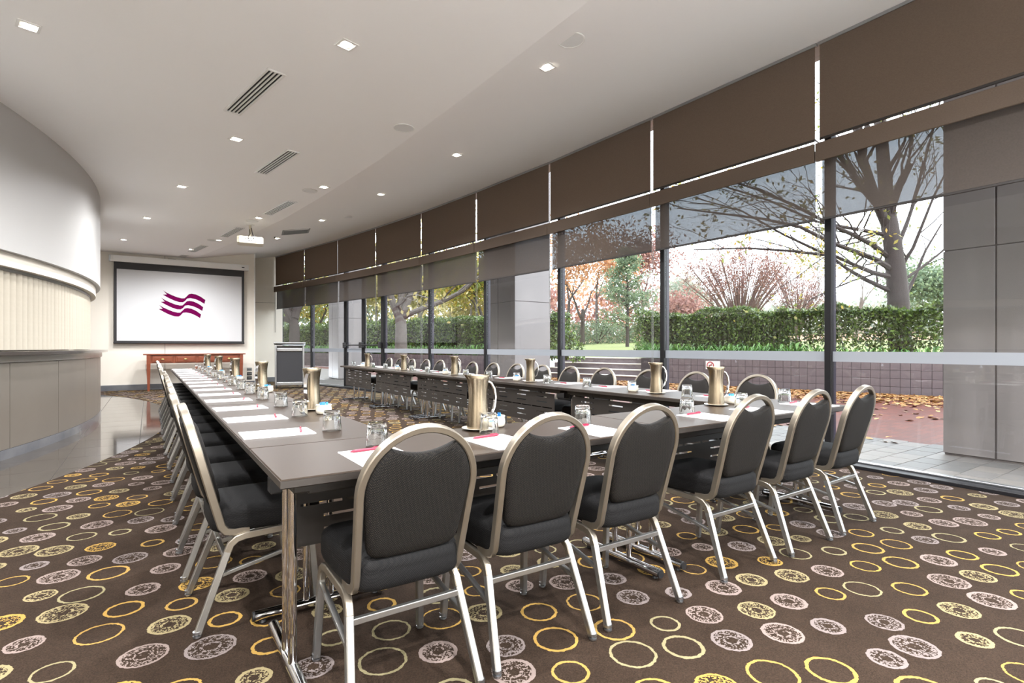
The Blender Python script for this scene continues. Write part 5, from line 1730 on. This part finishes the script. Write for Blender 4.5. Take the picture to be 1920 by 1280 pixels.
for i, (u, d, h, w) in enumerate([(985, 75, 9, 9), (1090, 80, 10, 9), (1190, 78, 9, 9), (1290, 85, 7, 8), (1400, 85, 6, 9), (1520, 80, 5.5, 9), (1640, 80, 5.5, 9), (1770, 75, 7, 8), (860, 70, 11, 9), (740, 66, 11, 9), (620, 64, 10, 9), (540, 64, 10, 9)]):
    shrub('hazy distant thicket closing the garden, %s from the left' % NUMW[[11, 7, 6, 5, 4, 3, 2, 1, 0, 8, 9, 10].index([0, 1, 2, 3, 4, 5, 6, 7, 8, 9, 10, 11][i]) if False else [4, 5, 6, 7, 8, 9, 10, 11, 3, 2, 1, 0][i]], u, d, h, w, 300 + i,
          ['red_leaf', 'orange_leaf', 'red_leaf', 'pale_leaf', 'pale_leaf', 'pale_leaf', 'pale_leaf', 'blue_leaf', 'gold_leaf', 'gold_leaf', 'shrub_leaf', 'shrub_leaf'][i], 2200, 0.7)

# ------------------------------------------------------------------ fallen leaves on the terrace
rl = random.Random(55)
def leaf_shape():
    m_ = MB()
    pts = [(0, -0.045, 0.002), (0.028, -0.02, 0.010), (0.034, 0.008, 0.013), (0.015, 0.034, 0.006), (0, 0.052, 0.012), (-0.015, 0.034, 0.006), (-0.034, 0.008, 0.012), (-0.028, -0.02, 0.008)]
    m_.add(pts + [(0, 0, 0.001)], [(i, (i + 1) % 8, 8) for i in range(8)])
    return m_
tones = [(172, 122, 62), (146, 92, 48), (196, 156, 96), (106, 66, 40), (178, 136, 74)]
leaf_mes = [leaf_shape().mesh('leaf_blade', mat('fallen_leaf_%d' % i, srgb(*c), 0.6, col2=srgb(*[int(q * .75) for q in c]), scale=40)) for i, c in enumerate(tones)]
spots = []
for _ in range(5200):
    s_ = rl.uniform(0, 14)
    of = -abs(rl.gauss(0, 1.25)) - 0.08 if rl.random() < 0.86 else -rl.uniform(0, 5.5)
    q = WALL0 + wd * s_ + wnorm * of
    if q.x < 7.75:
        continue
    spots.append((q.x, q.y, -0.022))
for _ in range(25):
    spots.append((rl.uniform(7.0, 7.7), rl.uniform(2.3, 5.0), 0.001))
spots.sort(key=lambda q: math.hypot(q[0], q[1]))
for i, (x, y, z) in enumerate(spots[:240]):
    tn = rl.randrange(5)
    tone = ['amber', 'rust-brown', 'pale tan', 'dark brown', 'ochre'][tn]
    o = link('fallen_leaf', leaf_mes[tn], None, (x, y, z), 0, '%s curled autumn leaf fallen on the %s' % (tone, 'grey pavers' if z > 0 else 'red brick paving'), 'leaf', '%s fallen leaves on the terrace' % tone)
    o.rotation_euler = (rl.uniform(-.25, .25), rl.uniform(-.25, .25), rl.uniform(0, 6.28))
    sc_ = rl.uniform(0.8, 1.5)
    o.scale = (sc_, sc_, sc_)
rest = MB()
base = leaf_shape()
for (x, y, z) in spots[240:]:
    Mx = Matrix.Translation((x, y, z + 0.006)) @ Matrix.Rotation(rl.uniform(0, 6.28), 4, 'Z') @ Matrix.Rotation(rl.uniform(-.4, .4), 4, 'X') @ Matrix.Scale(rl.uniform(0.9, 1.6), 4)
    rest.add([tuple(Mx @ Vector(p_)) for p_ in base.v], base.f)
rest.obj('leaf_litter', M['dry_leaf'], None, label='drift of dry autumn leaves on the brick paving below the retaining wall', cat='leaves', kind='stuff')
rest = MB()
for _ in range(900):     # litter on the planting bed
    s_ = rl.uniform(0, 9)
    x, y, z = wall_pt(s_, rl.uniform(0.28, 1.0), RW_H - 0.05)
    Mx = Matrix.Translation((x, y, z)) @ Matrix.Rotation(rl.uniform(0, 6.28), 4, 'Z') @ Matrix.Rotation(rl.uniform(-.4, .4), 4, 'X') @ Matrix.Scale(rl.uniform(0.9, 1.6), 4)
    rest.add([tuple(Mx @ Vector(p_)) for p_ in base.v], base.f)
rest.obj('leaf_litter', M['dry_leaf'], None, label='dry autumn leaves lying on the planting bed under the hedge', cat='leaves', kind='stuff')
